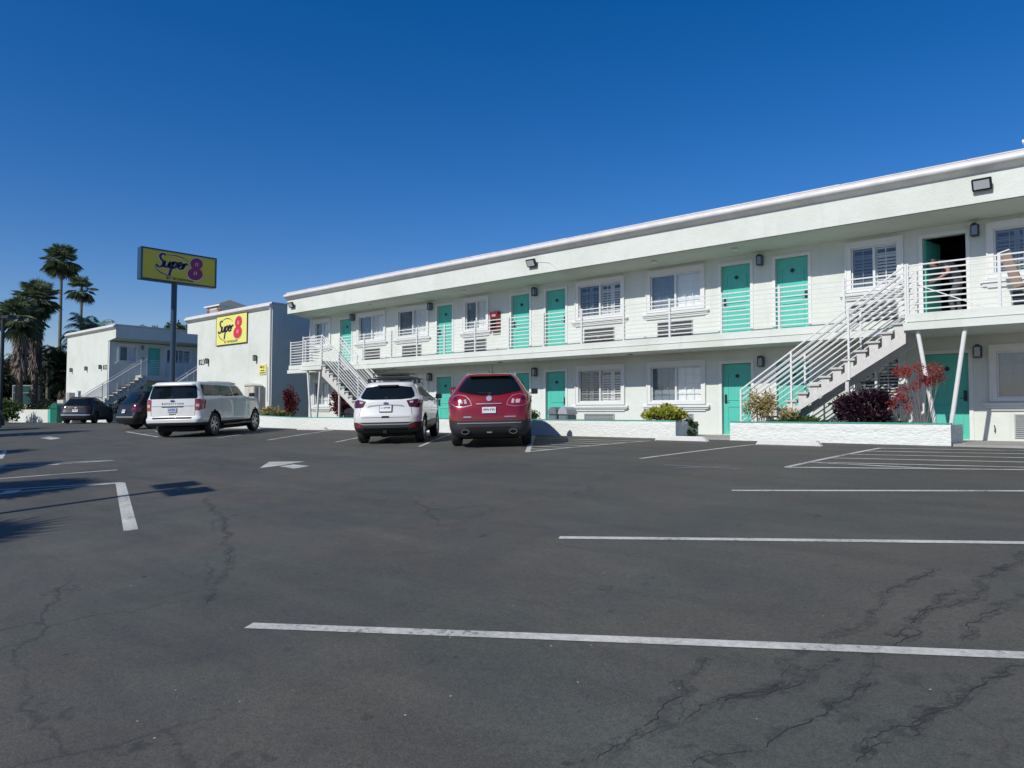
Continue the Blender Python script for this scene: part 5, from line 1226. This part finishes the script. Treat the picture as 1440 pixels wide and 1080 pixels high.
sticks('shrub','dry yellow leaved plant rising in front of the lower stair railing',-7.65,-2.25,.28,.40,.88,'tanleaf',seed=5,n=12,tufts=6,leaf=.085,leafn=70,tuftmin=.5,tr=.13,lean=.12)
sticks('shrub','small dry tan plant near the bottom steps of the near staircase',-6.95,-2.2,.28,.22,.5,'tanleaf',seed=6,n=7,tufts=4,leaf=.08,leafn=36,tuftmin=.5,tr=.12)
bush('shrub','low dark green ground plants at the foot of the near stair stringer',-6.7,-2.15,.28,.85,.4,.22,'midleaf',n=900,leaf=.09,seed=7,stems=3,clumps=14)
bush('shrub','low dark green plants under the purple bush',-5.0,-2.5,.28,.9,.2,.16,'midleaf',n=500,leaf=.08,seed=17,stems=3,clumps=12)
sticks('shrub','tall bare stemmed shrub with coral red clusters against the slanting strut',-3.98,-2.3,.28,.52,1.40,'redflower',seed=8,n=13,tufts=2,leaf=.045,leafn=130,flower='flower_cluster',tuftmin=.93,tr=.10,stemr=.008)
sticks('shrub','low coral flowered shrub beside the purple bush',-4.42,-2.35,.28,.25,.75,'redflower',seed=9,n=8,tufts=2,leaf=.05,leafn=40,flower='flower_cluster',tuftmin=.8,tr=.09,stemr=.007)
sticks('shrub','spiky grey leaved plant beside the grey bin behind the red vehicle',-15.15,-2.2,.28,.28,.45,'midleaf',seed=10,n=12,tufts=4,leaf=.10,leafn=30,tuftmin=.4,tr=.07)
sticks('shrub','tall upright red leaved shrub before the grey side wall',-29.2,-2.1,.32,.34,1.45,'redleaf',seed=11,n=11,tufts=7,leaf=.13,leafn=70,tuftmin=.4,tr=.15,stemr=.02)
bush('shrub','low yellow brown plants along the curved planter beneath the downspout',-30.9,-1.9,.34,1.35,.4,.5,'tanleaf',n=1300,leaf=.12,seed=12,stems=8,clumps=20)
bush('shrub','low green plants in the curved planter left of the tall red shrub',-30.1,-2.1,.30,1.3,.35,.35,'midleaf',n=700,leaf=.12,seed=13,stems=4,clumps=14)
sticks('shrub','wide dark red leaved shrub behind the strut pair at the far staircase',-25.95,-1.75,.30,.60,1.30,'redleaf',seed=14,n=18,tufts=6,leaf=.14,leafn=52,tuftmin=.35,tr=.16,stemr=.018)
# bins
def bin_(name,label,x,y,z,mat,lid,w=.62,d=.55,h=.62,rz=0):
    e=empty(name,(x,y,z),rz,label=label,cat='bin');m=MB()
    m.prism([(-w/2+.04,0),(w/2-.04,0),(w/2,h*.72),(-w/2,h*.72)],-d/2,d/2);m.build('bin_body',M[mat],e,bevel=.03)
    m=MB();n=10;m.prism([(-w/2,h*.72+.003)]+[(-w/2+w*k/n,h*.72+.03+h*.26*math.sin(math.pi*k/n)**.5) for k in range(n+1)]+[(w/2,h*.72+.003)],-d/2-.02,d/2+.02);m.build('bin_lid',M[lid],e,bevel=.01)
    return e
bin_('trash_bin','grey domed bin on the walkway by a ground floor teal door',-14.62,-1.55,.0,'bin','bin',.36,.5,.80);bin_('trash_bin','grey bin with a pale shiny lid beside the domed one',-14.2,-1.55,.0,'bin','binlid',.38,.5,.80)
bin_('trash_bin','black lidded bin behind the planter left of the white vehicle with the rack',-25.2,-1.5,.0,'binblk','binblk',.9,.7,.80)
e=bin_('green_bin','tall green waste bin beside the low teal wall at the far left',-56.55,-3.0,-.1,'dkgreen','dkgreen',.75,.7,1.35,rz=R(20));e['category']='bin'
e=bin_('dark_bin','dark teal bin at the extreme left edge',-48.9,-8.6,-.32,'tealsign','binblk',.75,.75,1.05);
# far-left low wall, steps, sign
m=MB();m.box(0,5.4,0,.3,-.1,.92);o=m.build('low_wall',M['stucco_cool'],loc=(-62.6,-4.35,-.1),rz=R(10));tag(o,'low white garden wall below the tall palms at the far left','low wall')
m=MB();m.box(0,.35,0,.35,-.1,.95);o=m.build('low_wall',M['teal'],loc=(-57.25,-3.4,-.1),rz=R(10));tag(o,'short teal painted end of the low wall next to the green bin','low wall')
e=empty('steps',(-55.0,-2.4,-.2),label='white concrete steps at the corner of the far left wing',cat='steps')
m=MB();m.box(-1.6,.6,-.5,.3,0,.22);m.box(-.9,.6,-.45,.3,.22,.5);m.box(-.4,.6,-.4,.3,.5,1.0);m.build('step_blocks',M['stop'],e,bevel=.02);m=MB();m.box(-1.0,-.75,.32,.5,0,2.3);m.build('post',M['rail'],e)
e=empty('monument_sign',(-73.7,-.3,.2),R(40),label='teal framed sign board half hidden behind the palm trunks',cat='sign')
m=MB();m.box(-1.05,1.05,-.12,.12,1.1,2.7);m.build('sign_board',M['tealsign'],e,bevel=.03)
m=MB()
for q in ((-1.12,1.12,2.7,2.78),(-1.12,-1.05,-.2,2.7),(1.05,1.12,-.2,2.7),(-1.05,1.05,2.1,2.14)):m.box(q[0],q[1],-.15,.15,q[2],q[3])
m.build('sign_frame',M['ac'],e)
# lot lamps
def lot_lamp(x,y,h,label,rz=0):
    z=gz(y);e=empty('lot_lamp',(x,y,z),rz,label=label,cat='street lamp');m=MB();m.box(-.075,.075,-.075,.075,0,h);m.lathe([(0,0),(.25,0),(.25,.5),(0,.5)],16);m.build('pole',M['black'],e)
    for s in (-1,1):
        m=MB();m.box(min(s*.15,s*.85),max(s*.15,s*.85),-.28,.28,h-.12,h+.08);m.box(min(0,s*.15),max(0,s*.15),-.03,.03,h-.06,h);o=m.build('lamp_head',M['black'],e,bevel=.02);m=MB();m.box(s*.5-.22,s*.5+.22,-.2,.2,h-.135,h-.122);m.build('lamp_lens',M['lampglass'],o)
    return e
lot_lamp(-53.5,-7.1,6.65,'dark lot lamp cut by the left edge of the photo',R(20))
lot_lamp(-12.3,-14.45-7.35,6.4,'two headed lot lamp behind the viewer that casts the thin shadow',R(-15))
# palms
def frond_fan(m,base,d,L,size,rnd,seg=15,droop=.3):
    d=d.normalized();side=d.cross(Vector((0,0,1)));side=side.normalized() if side.length>.1 else Vector((1,0,0));up=side.cross(d)
    hub=base+d*L+Vector((0,0,-droop*L*.35))
    m.bar(base,hub,.03,.02)
    for k in range(seg):
        a=R(-105+210*k/(seg-1));q=(d*math.cos(a)+side*math.sin(a)).normalized();l=size*(.75+.25*math.cos(a*.8))*rnd.uniform(.9,1.08)
        w=size*.082;t=up.cross(q).normalized() if abs(up.dot(q))<.9 else side
        p1=hub+q*l*.55+up*.05*size-Vector((0,0,.04*size));p2=hub+q*l+Vector((0,0,-droop*size*.55))
        m.add([hub,p1+t*w/2,p2,p1-t*w/2],[(0,1,2),(0,2,3)])
def fanpalm(label,x,y,zb,h,cr,seed,n=60,skirt=0,trunk=.2,mat='fan',tmat='palebark',skirtr=1.0,topz=None,group='fan palms at the left'):
    r=random.Random(seed);e=empty('palm_tree',(x,y,zb),label=label,cat='palm tree',group=group)
    t=MB();P=[];bend=r.uniform(-.25,.25)
    for k in range(14):
        u=k/13;P.append((bend*math.sin(u*1.6),0,h*u))
    t.tube(P,trunk*1.3,12,r2=trunk*.8);t.build('trunk',M[tmat],e,smooth=True)
    top=Vector(P[-1]);m=MB()
    for k in range(n):
        el=R(r.uniform(-58,85));az=r.uniform(0,2*math.pi);d=Vector((math.cos(az)*math.cos(el),math.sin(az)*math.cos(el),math.sin(el)))
        frond_fan(m,top+Vector((0,0,.1)),d,cr*.46*r.uniform(.8,1.1),cr*.50*r.uniform(.85,1.15),r,droop=.35 if el>0 else .7)
    m.build('crown',M[mat],e,fixn=False)
    m=MB()
    kk=int(26+skirt*62)
    for k in range(kk):
        u=r.random();z=top.z-.1-u*skirt;az=r.uniform(0,2*math.pi);rr=(trunk*1.1);d=Vector((math.cos(az)*.34,math.sin(az)*.34,-1)).normalized()
        base=Vector((math.cos(az)*rr,math.sin(az)*rr,z))
        L=cr*r.uniform(.25,.5)*skirtr*(1-.35*u);nx=Vector((-math.sin(az),math.cos(az),0))
        for j in range(7):
            q=(d+nx*r.uniform(-.42,.42)+Vector((math.cos(az),math.sin(az),0))*r.uniform(-.15,.22)).normalized();l=L*r.uniform(.8,1.7);w=.05*cr
            c=base+q*l*.5;m.add([base,c+nx*w/2,base+q*l+Vector((0,0,-.12*l)),c-nx*w/2],[(0,1,2),(0,2,3)])
    m.build('dead_frond_skirt',M['skirt'],e,fixn=False);return e
def featherpalm(label,x,y,zb,h,cr,seed,n=26,mat='feather',trunk=.17,group='feather palms at the left'):
    r=random.Random(seed);e=empty('palm_tree',(x,y,zb),label=label,cat='palm tree',group=group)
    t=MB();t.tube([(0,0,h*k/8) for k in range(9)],trunk*1.3,12,r2=trunk*.8);t.build('trunk',M['palebark'],e,smooth=True);m=MB();top=Vector((0,0,h))
    for k in range(n):
        el=R(r.uniform(5,82));az=2*math.pi*k/n*1.618*2+r.uniform(-.2,.2);L=cr*r.uniform(.9,1.15);p=top.copy();d=Vector((math.cos(az)*math.cos(el),math.sin(az)*math.cos(el),math.sin(el)));prev=p.copy();S_=16
        for j in range(S_):
            d=(d+Vector((0,0,-.055-.013*j))).normalized();q=prev+d*L/S_;m.bar(prev,q,.03,.02)
            sd=d.cross(Vector((0,0,1))).normalized()
            if j>1:
                for s in (-1,1):
                    for b in (0,.33,.66):
                        c=prev.lerp(q,b);l=cr*.26*math.sin(math.pi*(j+b+1)/(S_+2))**.6;dd=(sd*s*.9+d*.45+Vector((0,0,-.45))+rv(r)*.18).normalized();w=.018*cr;u=d*w
                        m.add([c,c+dd*l*.5+u*.5,c+dd*l+Vector((0,0,-.15*l)),c+dd*l*.5-u*.5],[(0,1,2),(0,2,3)])
            prev=q
    m.build('crown',M[mat],e,fixn=False);return e
fanpalm('tallest slender fan palm with a round head against the sky',-89.2,6.9,-.5,17.7,2.25,1,n=70,skirt=1.5,trunk=.17,skirtr=.65)
fanpalm('medium fan palm right of the tall slender one',-81.2,6.2,-.5,13.5,1.7,2,n=38,skirt=.8,trunk=.15,skirtr=.6)
featherpalm('feathery blue green palm just left of the far wing roof',-72.0,4.2,-.4,7.5,3.1,3,n=36)
fanpalm('shaggy fan palm with a thick dead skirt, leftmost of the cluster',-69.6,-1.9,-.3,8.6,2.2,4,n=80,skirt=4.4,trunk=.24,tmat='bark',skirtr=.85)
fanpalm('shaggy taller fan palm behind the leftmost one, long dead skirt',-71.9,-.2,-.3,10.6,2.1,5,n=70,skirt=5.8,trunk=.22,tmat='bark',skirtr=.85)
featherpalm('low dark feathery palm between the shaggy palms and the far wing',-74.6,1.6,-.3,5.2,2.6,6,n=24,mat='dkleaf')
fanpalm('short dark fan palm leaning on the far wing wall corner',-71.5,2.2,-.3,4.6,2.2,7,n=50,skirt=2.8,trunk=.22,mat='dkleaf',tmat='bark')
fanpalm('short fan palm behind the low wall between trunks',-76.0,-1.2,-.3,3.6,2.0,8,n=40,skirt=1.4,trunk=.2,mat='dkleaf',tmat='bark')
def tree(label,x,y,zb,h,r_,seed,n=5200,mat='dkleaf',leaf=.34,cat='tree',trunk=.22,name='tree',group=None,low=.35,fl=None):
    r=random.Random(seed);e=empty(name,(x,y,zb),label=label,cat=cat,group=group);t=MB();C=[]
    cz=h*(1+low)/2
    for k in range(26):
        v=rv(r).normalized()*r.uniform(.35,.95);C.append((Vector((v.x*r_,v.y*r_,cz+v.z*h*(1-low)/2)),r.uniform(.22,.42)*r_))
    t.tube([(0,0,-.3),(.1,0,h*low*.6),(0,.1,h*low+.4)],trunk,10,r2=trunk*.6)
    for c,s in C[:9]:t.tube([(0,.05,h*low*.8),Vector((0,0,h*low)).lerp(c,.5)+Vector((0,0,-.2)),c],trunk*.4,6,r2=.03)
    t.build('trunk',M['bark'],e,smooth=True);m=MB();f=MB()
    for k in range(n):
        c,s=r.choice(C);o=rv(r).normalized()*(r.random()**.45)*s;o.z*=.8;leafquad(m,c+o,o+rv(r)*s,leaf*r.uniform(.6,1.3),leaf*.55,r)
        if fl and r.random()<.06:leafquad(f,c+o*1.05,o+rv(r),leaf*.8,leaf*.7,r)
    m.build('crown',M[mat],e,fixn=False)
    if fl:f.build('flower_cluster',M[fl],e,fixn=False)
    return e
BT='trees beyond the lot at the left'
tree('dark tree with a few pink blossoms at the left edge',-71.5,-4.6,-.3,5.6,2.6,21,fl='redflower',group=BT)
tree('broad dark tree low behind the shaggy palms',-84,-1.5,-.5,6.4,4.2,22,n=6500,leaf=.4,group=BT,low=.15)
tree('dark tree filling the gap between the palms and the far wing',-82,4.5,-.5,6.6,3.4,23,n=6000,leaf=.4,group=BT,low=.1)
tree('tree top peeping over the far wing roof left of the pole',-93.0,17.2,-.5,12.7,2.6,24,group=BT,low=.5,mat='midleaf')
tree('second tree top peeping over the far wing roof near the pole',-89.6,19.6,-.5,12.9,2.6,25,group=BT,low=.5,mat='midleaf')
tree('far dark tree at the extreme left behind the lamp',-95,-8.0,-.5,7.0,5,26,n=6000,leaf=.45,group=BT,low=.1)
tree('far tree behind the second shaggy palm',-100,4,-.5,8.0,5,27,n=6000,leaf=.45,group=BT,low=.1)
bush('shrub','green leafy bush at the left edge before the low wall',-58.8,-5.4,-.3,1.25,1.0,1.85,'midleaf',n=2200,leaf=.2,seed=31,stems=8,clumps=24)
bush('shrub','rounded green bush in front of the middle of the low wall',-63.2,-3.6+.0,-.3,1.1,.9,1.4,'midleaf',n=1800,leaf=.2,seed=32,stems=8,clumps=20)
bush('shrub','dry hedge behind the low wall under the palms',-68.5,.2,-.1,4.2,1.2,1.7,'dkleaf',n=3800,leaf=.22,seed=33,stems=8,clumps=40)
bush('shrub','low clipped shrub strip right behind the green bin',-63.5,.6,-.1,2.6,1.0,1.5,'dkleaf',n=2200,leaf=.2,seed=34,stems=6,clumps=26)
bush('shrub','dark shrubs under the far wing staircase',-54.2,1.2,-.2,.9,1.6,2.0,'dkleaf',n=2200,leaf=.18,seed=35,stems=6,clumps=24)
# trees outside the frame whose shadows lie across the left bays
for i,(x,y,h,cr) in enumerate(((-15.6,-27.0,9.0,1.9),(-11.3,-28.6,8.4,1.9),(-20.3,-24.6,7.6,1.9),(-37.5,-19.5,8.2,2.3),(-45,-18.6,8.0,2.2),(-25.8,-23.4,7.8,1.6))):
    fanpalm(['fan palm outside the left edge whose shadow crosses the near bays','fan palm outside the frame shading the nearest left asphalt','small fan palm outside the left edge shading the double lines','fan palm beyond the left edge shading the lane','second fan palm beyond the left edge shading the lane','fan palm outside the left edge shading the lane arrow'][i],x,y,gz(y),h,cr,40+i,n=60,skirt=1.0,trunk=.2)
# cupola house far behind
e=empty('distant_house',(-91.5,27.0,0),label='distant house tower with a grey tiled hip roof and red quoins above the motel roof',cat='house')
m=MB();m.box(-1.75,1.75,-1.9,1.9,-.5,14.25);m.build('tower_wall',M['stucco_cool'],e)
m=MB();a=2.05;b=2.2;m.add([(-a,-b,14.45),(a,-b,14.45),(a,b,14.45),(-a,b,14.45),(-.5,0,15.35),(.5,0,15.35)],[(0,1,5,4),(1,2,5),(2,3,4,5),(3,0,4),(0,3,2,1)]);rf=m.build('roof',M['tile'],e)
m=MB();m.box(-a-.02,a+.02,-b-.02,b+.02,14.252,14.448);m.build('eave',M['trim'],rf)
m=MB()
for x0,x1 in ((-1.78,-1.05),(1.05,1.78)):m.box(x0,x1,-1.95,-1.901,8,13.95)
m.build('brick_quoin',M['brick'],e);m=MB();m.box(-.8,.8,-1.96,-1.901,12.4,13.9);w=m.build('window',M['ac'],e);m=MB();m.box(-.95,.95,-1.98,-1.91,13.9,14.05);m.build('window_head',M['trim'],w)
m=MB();m.box(-14,14,2.5,12,-.5,9);m.build('house_wall',M['stucco_cool'],e)
# chair and mop on the upper walkway
e=empty('folded_chair',(-2.22,-.72,F2),R(0),label='tan padded chair tipped up on the upper walkway by the window at the right edge',cat='chair')
X=Matrix.Translation((.0,0,0))@Matrix.Rotation(R(-17),4,'Y')
m=MB();m.box(-.10,.10,-.13,.13,.55,1.42,M=X);m.build('backrest',M['tan'],e,bevel=.03)
m=MB();m.box(-.11,.11,-.14,.14,1.42,1.45,M=X);m.build('top_edge',M['white'],e,bevel=.008)
m=MB();m.box(.02,.85,-.27,.27,.40,.60,M=Matrix.Translation((-.05,0,.05))@Matrix.Rotation(R(10),4,'Y'));m.build('seat',M['tan'],e,bevel=.03)
for sx,sy in ((.05,-.24),(.05,.24),(.75,-.24),(.75,.24)):
    m=MB();m.bar((sx-.05,sy,0),(sx,sy,.42),.05,.05);m.build('leg',M['brownwood'],e)
for sy in (-.29,.29):
    m=MB();m.bar((.25,sy,.85),(.95,sy,.80),.05,.04);m.bar((.8,sy,.4),(.85,sy,.8),.04,.04);m.build('armrest',M['brownwood'],e)
# person bending in the doorway
def person():
    e=empty('person',(-3.83,-.14,F2),R(0),label='person in dark shirt and charcoal trousers bending over in the open upper doorway',cat='person')
    J={};ed=[];
    def v(n,p,r,par=None):
        J[n]=(Vector(p),r,par)
    v('pel',(.13,.10,.93),.15);v('sp1',(.09,.05,1.10),.145,'pel');v('sp2',(-.0,-.0,1.27),.155,'sp1');v('chest',(-.10,-.04,1.37),.145,'sp2');v('neck',(-.19,-.07,1.42),.062,'chest');v('neck2',(-.23,-.08,1.425),.058,'neck')
    for s,n in ((-1,'L'),(1,'R')):
        v('hip'+n,(.15,.10+s*.10,.86),.10,'pel');v('kn'+n,(.07+s*.05,.02+s*.11,.48),.062,'hip'+n);v('calf'+n,(.11+s*.05,.05+s*.11,.32),.058,'kn'+n);v('an'+n,(.14+s*.06,.06+s*.12,.09),.042,'calf'+n)
    v('shR',(-.06,-.22,1.36),.072,'chest');v('elR',(.05,-.36,1.12),.046,'shR');v('wrR',(-.16,-.42,.96),.032,'elR')
    v('shL',(-.12,.14,1.36),.072,'chest');v('elL',(-.20,.20,1.10),.046,'shL');v('wrL',(-.30,-.05,1.02),.032,'elL')
    names=list(J);me=bpy.data.meshes.new('person_body');me.from_pydata([J[n][0] for n in names],[(names.index(J[n][2]),names.index(n)) for n in names if J[n][2]],[])
    o=bpy.data.objects.new('b',me);COL.objects.link(o);sk=o.modifiers.new('s','SKIN');sk.use_smooth_shade=True
    for i,n in enumerate(names):
        d=me.skin_vertices[0].data[i];d.radius=(J[n][1],J[n][1]);d.use_root=(i==0)
    su=o.modifiers.new('u','SUBSURF');su.levels=2;su.render_levels=2
    dg=bpy.context.evaluated_depsgraph_get();bme=bpy.data.meshes.new_from_object(o.evaluated_get(dg));bpy.data.objects.remove(o)
    bme.materials.clear()
    for k in ('skin','shirt','trousers'):bme.materials.append(M[k])
    for p in bme.polygons:
        c=p.center
        arm=(c.y<-.25 or (c.y>.1 and c.x<-.12 and c.z<1.25)) and c.z<1.27
        p.material_index=0 if (arm or c.x<-.185) else (2 if c.z<.98 else 1);p.use_smooth=True
    b=bpy.data.objects.new('body',bme);COL.objects.link(b);b.parent=e
    # head, looking down
    hd=bmesh.new();bmesh.ops.create_uvsphere(hd,u_segments=20,v_segments=14,radius=1)
    for q in hd.verts:
        x,y,z=q.co;w=1-.18*max(0,-z);q.co=Vector((x*.095*w+(.012 if x<0 and z<-.2 else 0)*-1,y*.075*w,z*.118))
    # nose, brow and chin
    for q in hd.verts:
        if q.co.x<-.07 and abs(q.co.y)<.018 and -.04<q.co.z<.02:q.co.x-=.022
        if q.co.x<-.05 and q.co.z<-.085:q.co.x-=.012
    hm=bpy.data.meshes.new('head');hd.to_mesh(hm);hd.free();hm.polygons.foreach_set('use_smooth',[True]*len(hm.polygons));HM=Matrix.Translation((-.31,-.10,1.40))@Matrix.Rotation(R(-58),4,'Y')@Matrix.Rotation(R(14),4,'X')
    hm.transform(HM);mesh_obj('head',hm,M['skin'],e)
    hb=bmesh.new();bmesh.ops.create_uvsphere(hb,u_segments=18,v_segments=12,radius=1)
    for q in hb.verts:
        x,y,z=q.co;q.co=Vector((x*.103+.018,y*.085,z*.122+.012));
    bmesh.ops.delete(hb,geom=[q for q in hb.verts if q.co.x<-.035 and q.co.z<.065],context='VERTS')
    hh=bpy.data.meshes.new('hair');hb.to_mesh(hh);hb.free();hh.transform(HM);mesh_obj('hair',hh,M['hair'],e)
    m=MB()
    for s in (-1,1):m.lathe([(0,-.006),(.02,-.004),(.022,.004),(0,.006)],10,(.0,s*.078,-.005),'y')
    m.v=[tuple(HM@Vector(q)) for q in m.v];m.build('ear',M['skin'],e)
    m=MB()
    for s in (-1,1):m.lathe([(0,-.004),(.011,0),(0,.004)],8,(-.086,s*.032,.012),'x')
    m.box(-.092,-.084,-.022,.022,-.058,-.052);m.v=[tuple(HM@Vector(q)) for q in m.v];m.build('face_features',M['hair'],e)
    # hands: palm with four fingers and a thumb curled about the mop handle
    for (w,d,n) in ((Vector((-.16,-.42,.96)),Vector((-1,-.15,-.35)),1),(Vector((-.30,-.05,1.02)),Vector((-.8,-.5,-.35)),-1)):
        d=d.normalized();u=d.cross(Vector((0,0,1))).normalized();k=u.cross(d);m=MB()
        m.tube([w-d*.01,w+d*.045,w+d*.09],.028,8,r2=.034)
        for f in range(4):
            b=w+d*.09+k*(.027-.018*f);L=(.035,.042,.038,.030)[f];m.tube([b,b+d*L-u*n*.006,b+d*L*1.2-u*n*.03,b+d*L*.7-u*n*.045],.0095,6,r2=.007)
        b=w+d*.03+k*.03;m.tube([b,b+d*.03+k*.02,b+d*.06+k*.015-u*n*.02],.011,6,r2=.008)
        m.build('hand',M['skin'],e,smooth=True)
    for s in (-1,1):
        m=MB();m.box(.02+s*.06,.28+s*.06,.01+s*.12,.11+s*.12,0,.09);m.v=[(q[0]-.08,q[1],q[2]) for q in m.v];m.build('shoe',M['shoe'],e,bevel=.025)
    return e
person()
e=empty('mop',(-2.75,-.75,F2),label='long white pole leaning across the upper walkway before the bending person',cat='mop')
m=MB();m.tube([(0,0,.04),(-1.90,-.12,.96)],.013,8);m.build('mop_handle',M['white'],e);m=MB();m.box(-.05,.25,-.12,.12,0,.05);m.build('mop_head',M['grey'],e,bevel=.01)
# ------------------------------------------------------------------ sun, sky, camera
EL,AZ=39.5,3.0
d=Vector((math.sin(R(AZ))*math.cos(R(EL)),math.cos(R(AZ))*math.cos(R(EL)),-math.sin(R(EL))))
l=bpy.data.lights.new('sun','SUN');l.energy=4.3;l.angle=R(.5);l.color=(1,.955,.88)
o=bpy.data.objects.new('sun',l);COL.objects.link(o);o.rotation_euler=d.to_track_quat('-Z','Y').to_euler();o.location=(0,-30,40)
w=bpy.data.worlds.new('World');S.world=w;w.use_nodes=True;nt=w.node_tree;bg=nt.nodes['Background']
sk=nt.nodes.new('ShaderNodeTexSky');sk.sky_type='NISHITA';sk.sun_disc=False;sk.sun_elevation=R(EL);sk.sun_rotation=R(180+AZ);sk.altitude=0;sk.air_density=1.0;sk.dust_density=.35;sk.ozone_density=3.5
ga=nt.nodes.new('ShaderNodeVectorMath');ga.operation='MULTIPLY';ga.inputs[1].default_value=(1,.915,1);hs=nt.nodes.new('ShaderNodeHueSaturation');hs.inputs['Saturation'].default_value=1.405;hs.inputs['Value'].default_value=1.25
nt.links.new(sk.outputs[0],ga.inputs[0]);nt.links.new(ga.outputs[0],hs.inputs['Color']);nt.links.new(hs.outputs[0],bg.inputs[0]);bg.inputs[1].default_value=.085
cam=bpy.data.cameras.new('camera');cam.sensor_width=36;cam.lens=1040/1440*36;cam.clip_end=2000;cam.clip_start=.05
c=bpy.data.objects.new('camera',cam);COL.objects.link(c)
F=Vector((-0.66330591,0.74722306,0.04102385));Rr=Vector((0.74792328,0.66377973,0.0026913));U=Vector((0.0252198,-0.03246785,0.99915454))
Mx=Matrix((Rr,U,-F)).transposed().to_4x4();Mx.translation=Vector((0,-20.189357,.574186));c.matrix_world=Mx
S.camera=c
S.render.engine='CYCLES';S.view_settings.view_transform='Standard';S.view_settings.look='None';S.view_settings.exposure=0;S.view_settings.gamma=1
S.render.resolution_x=1024;S.render.resolution_y=768
S.cycles.max_bounces=6;S.cycles.transparent_max_bounces=12
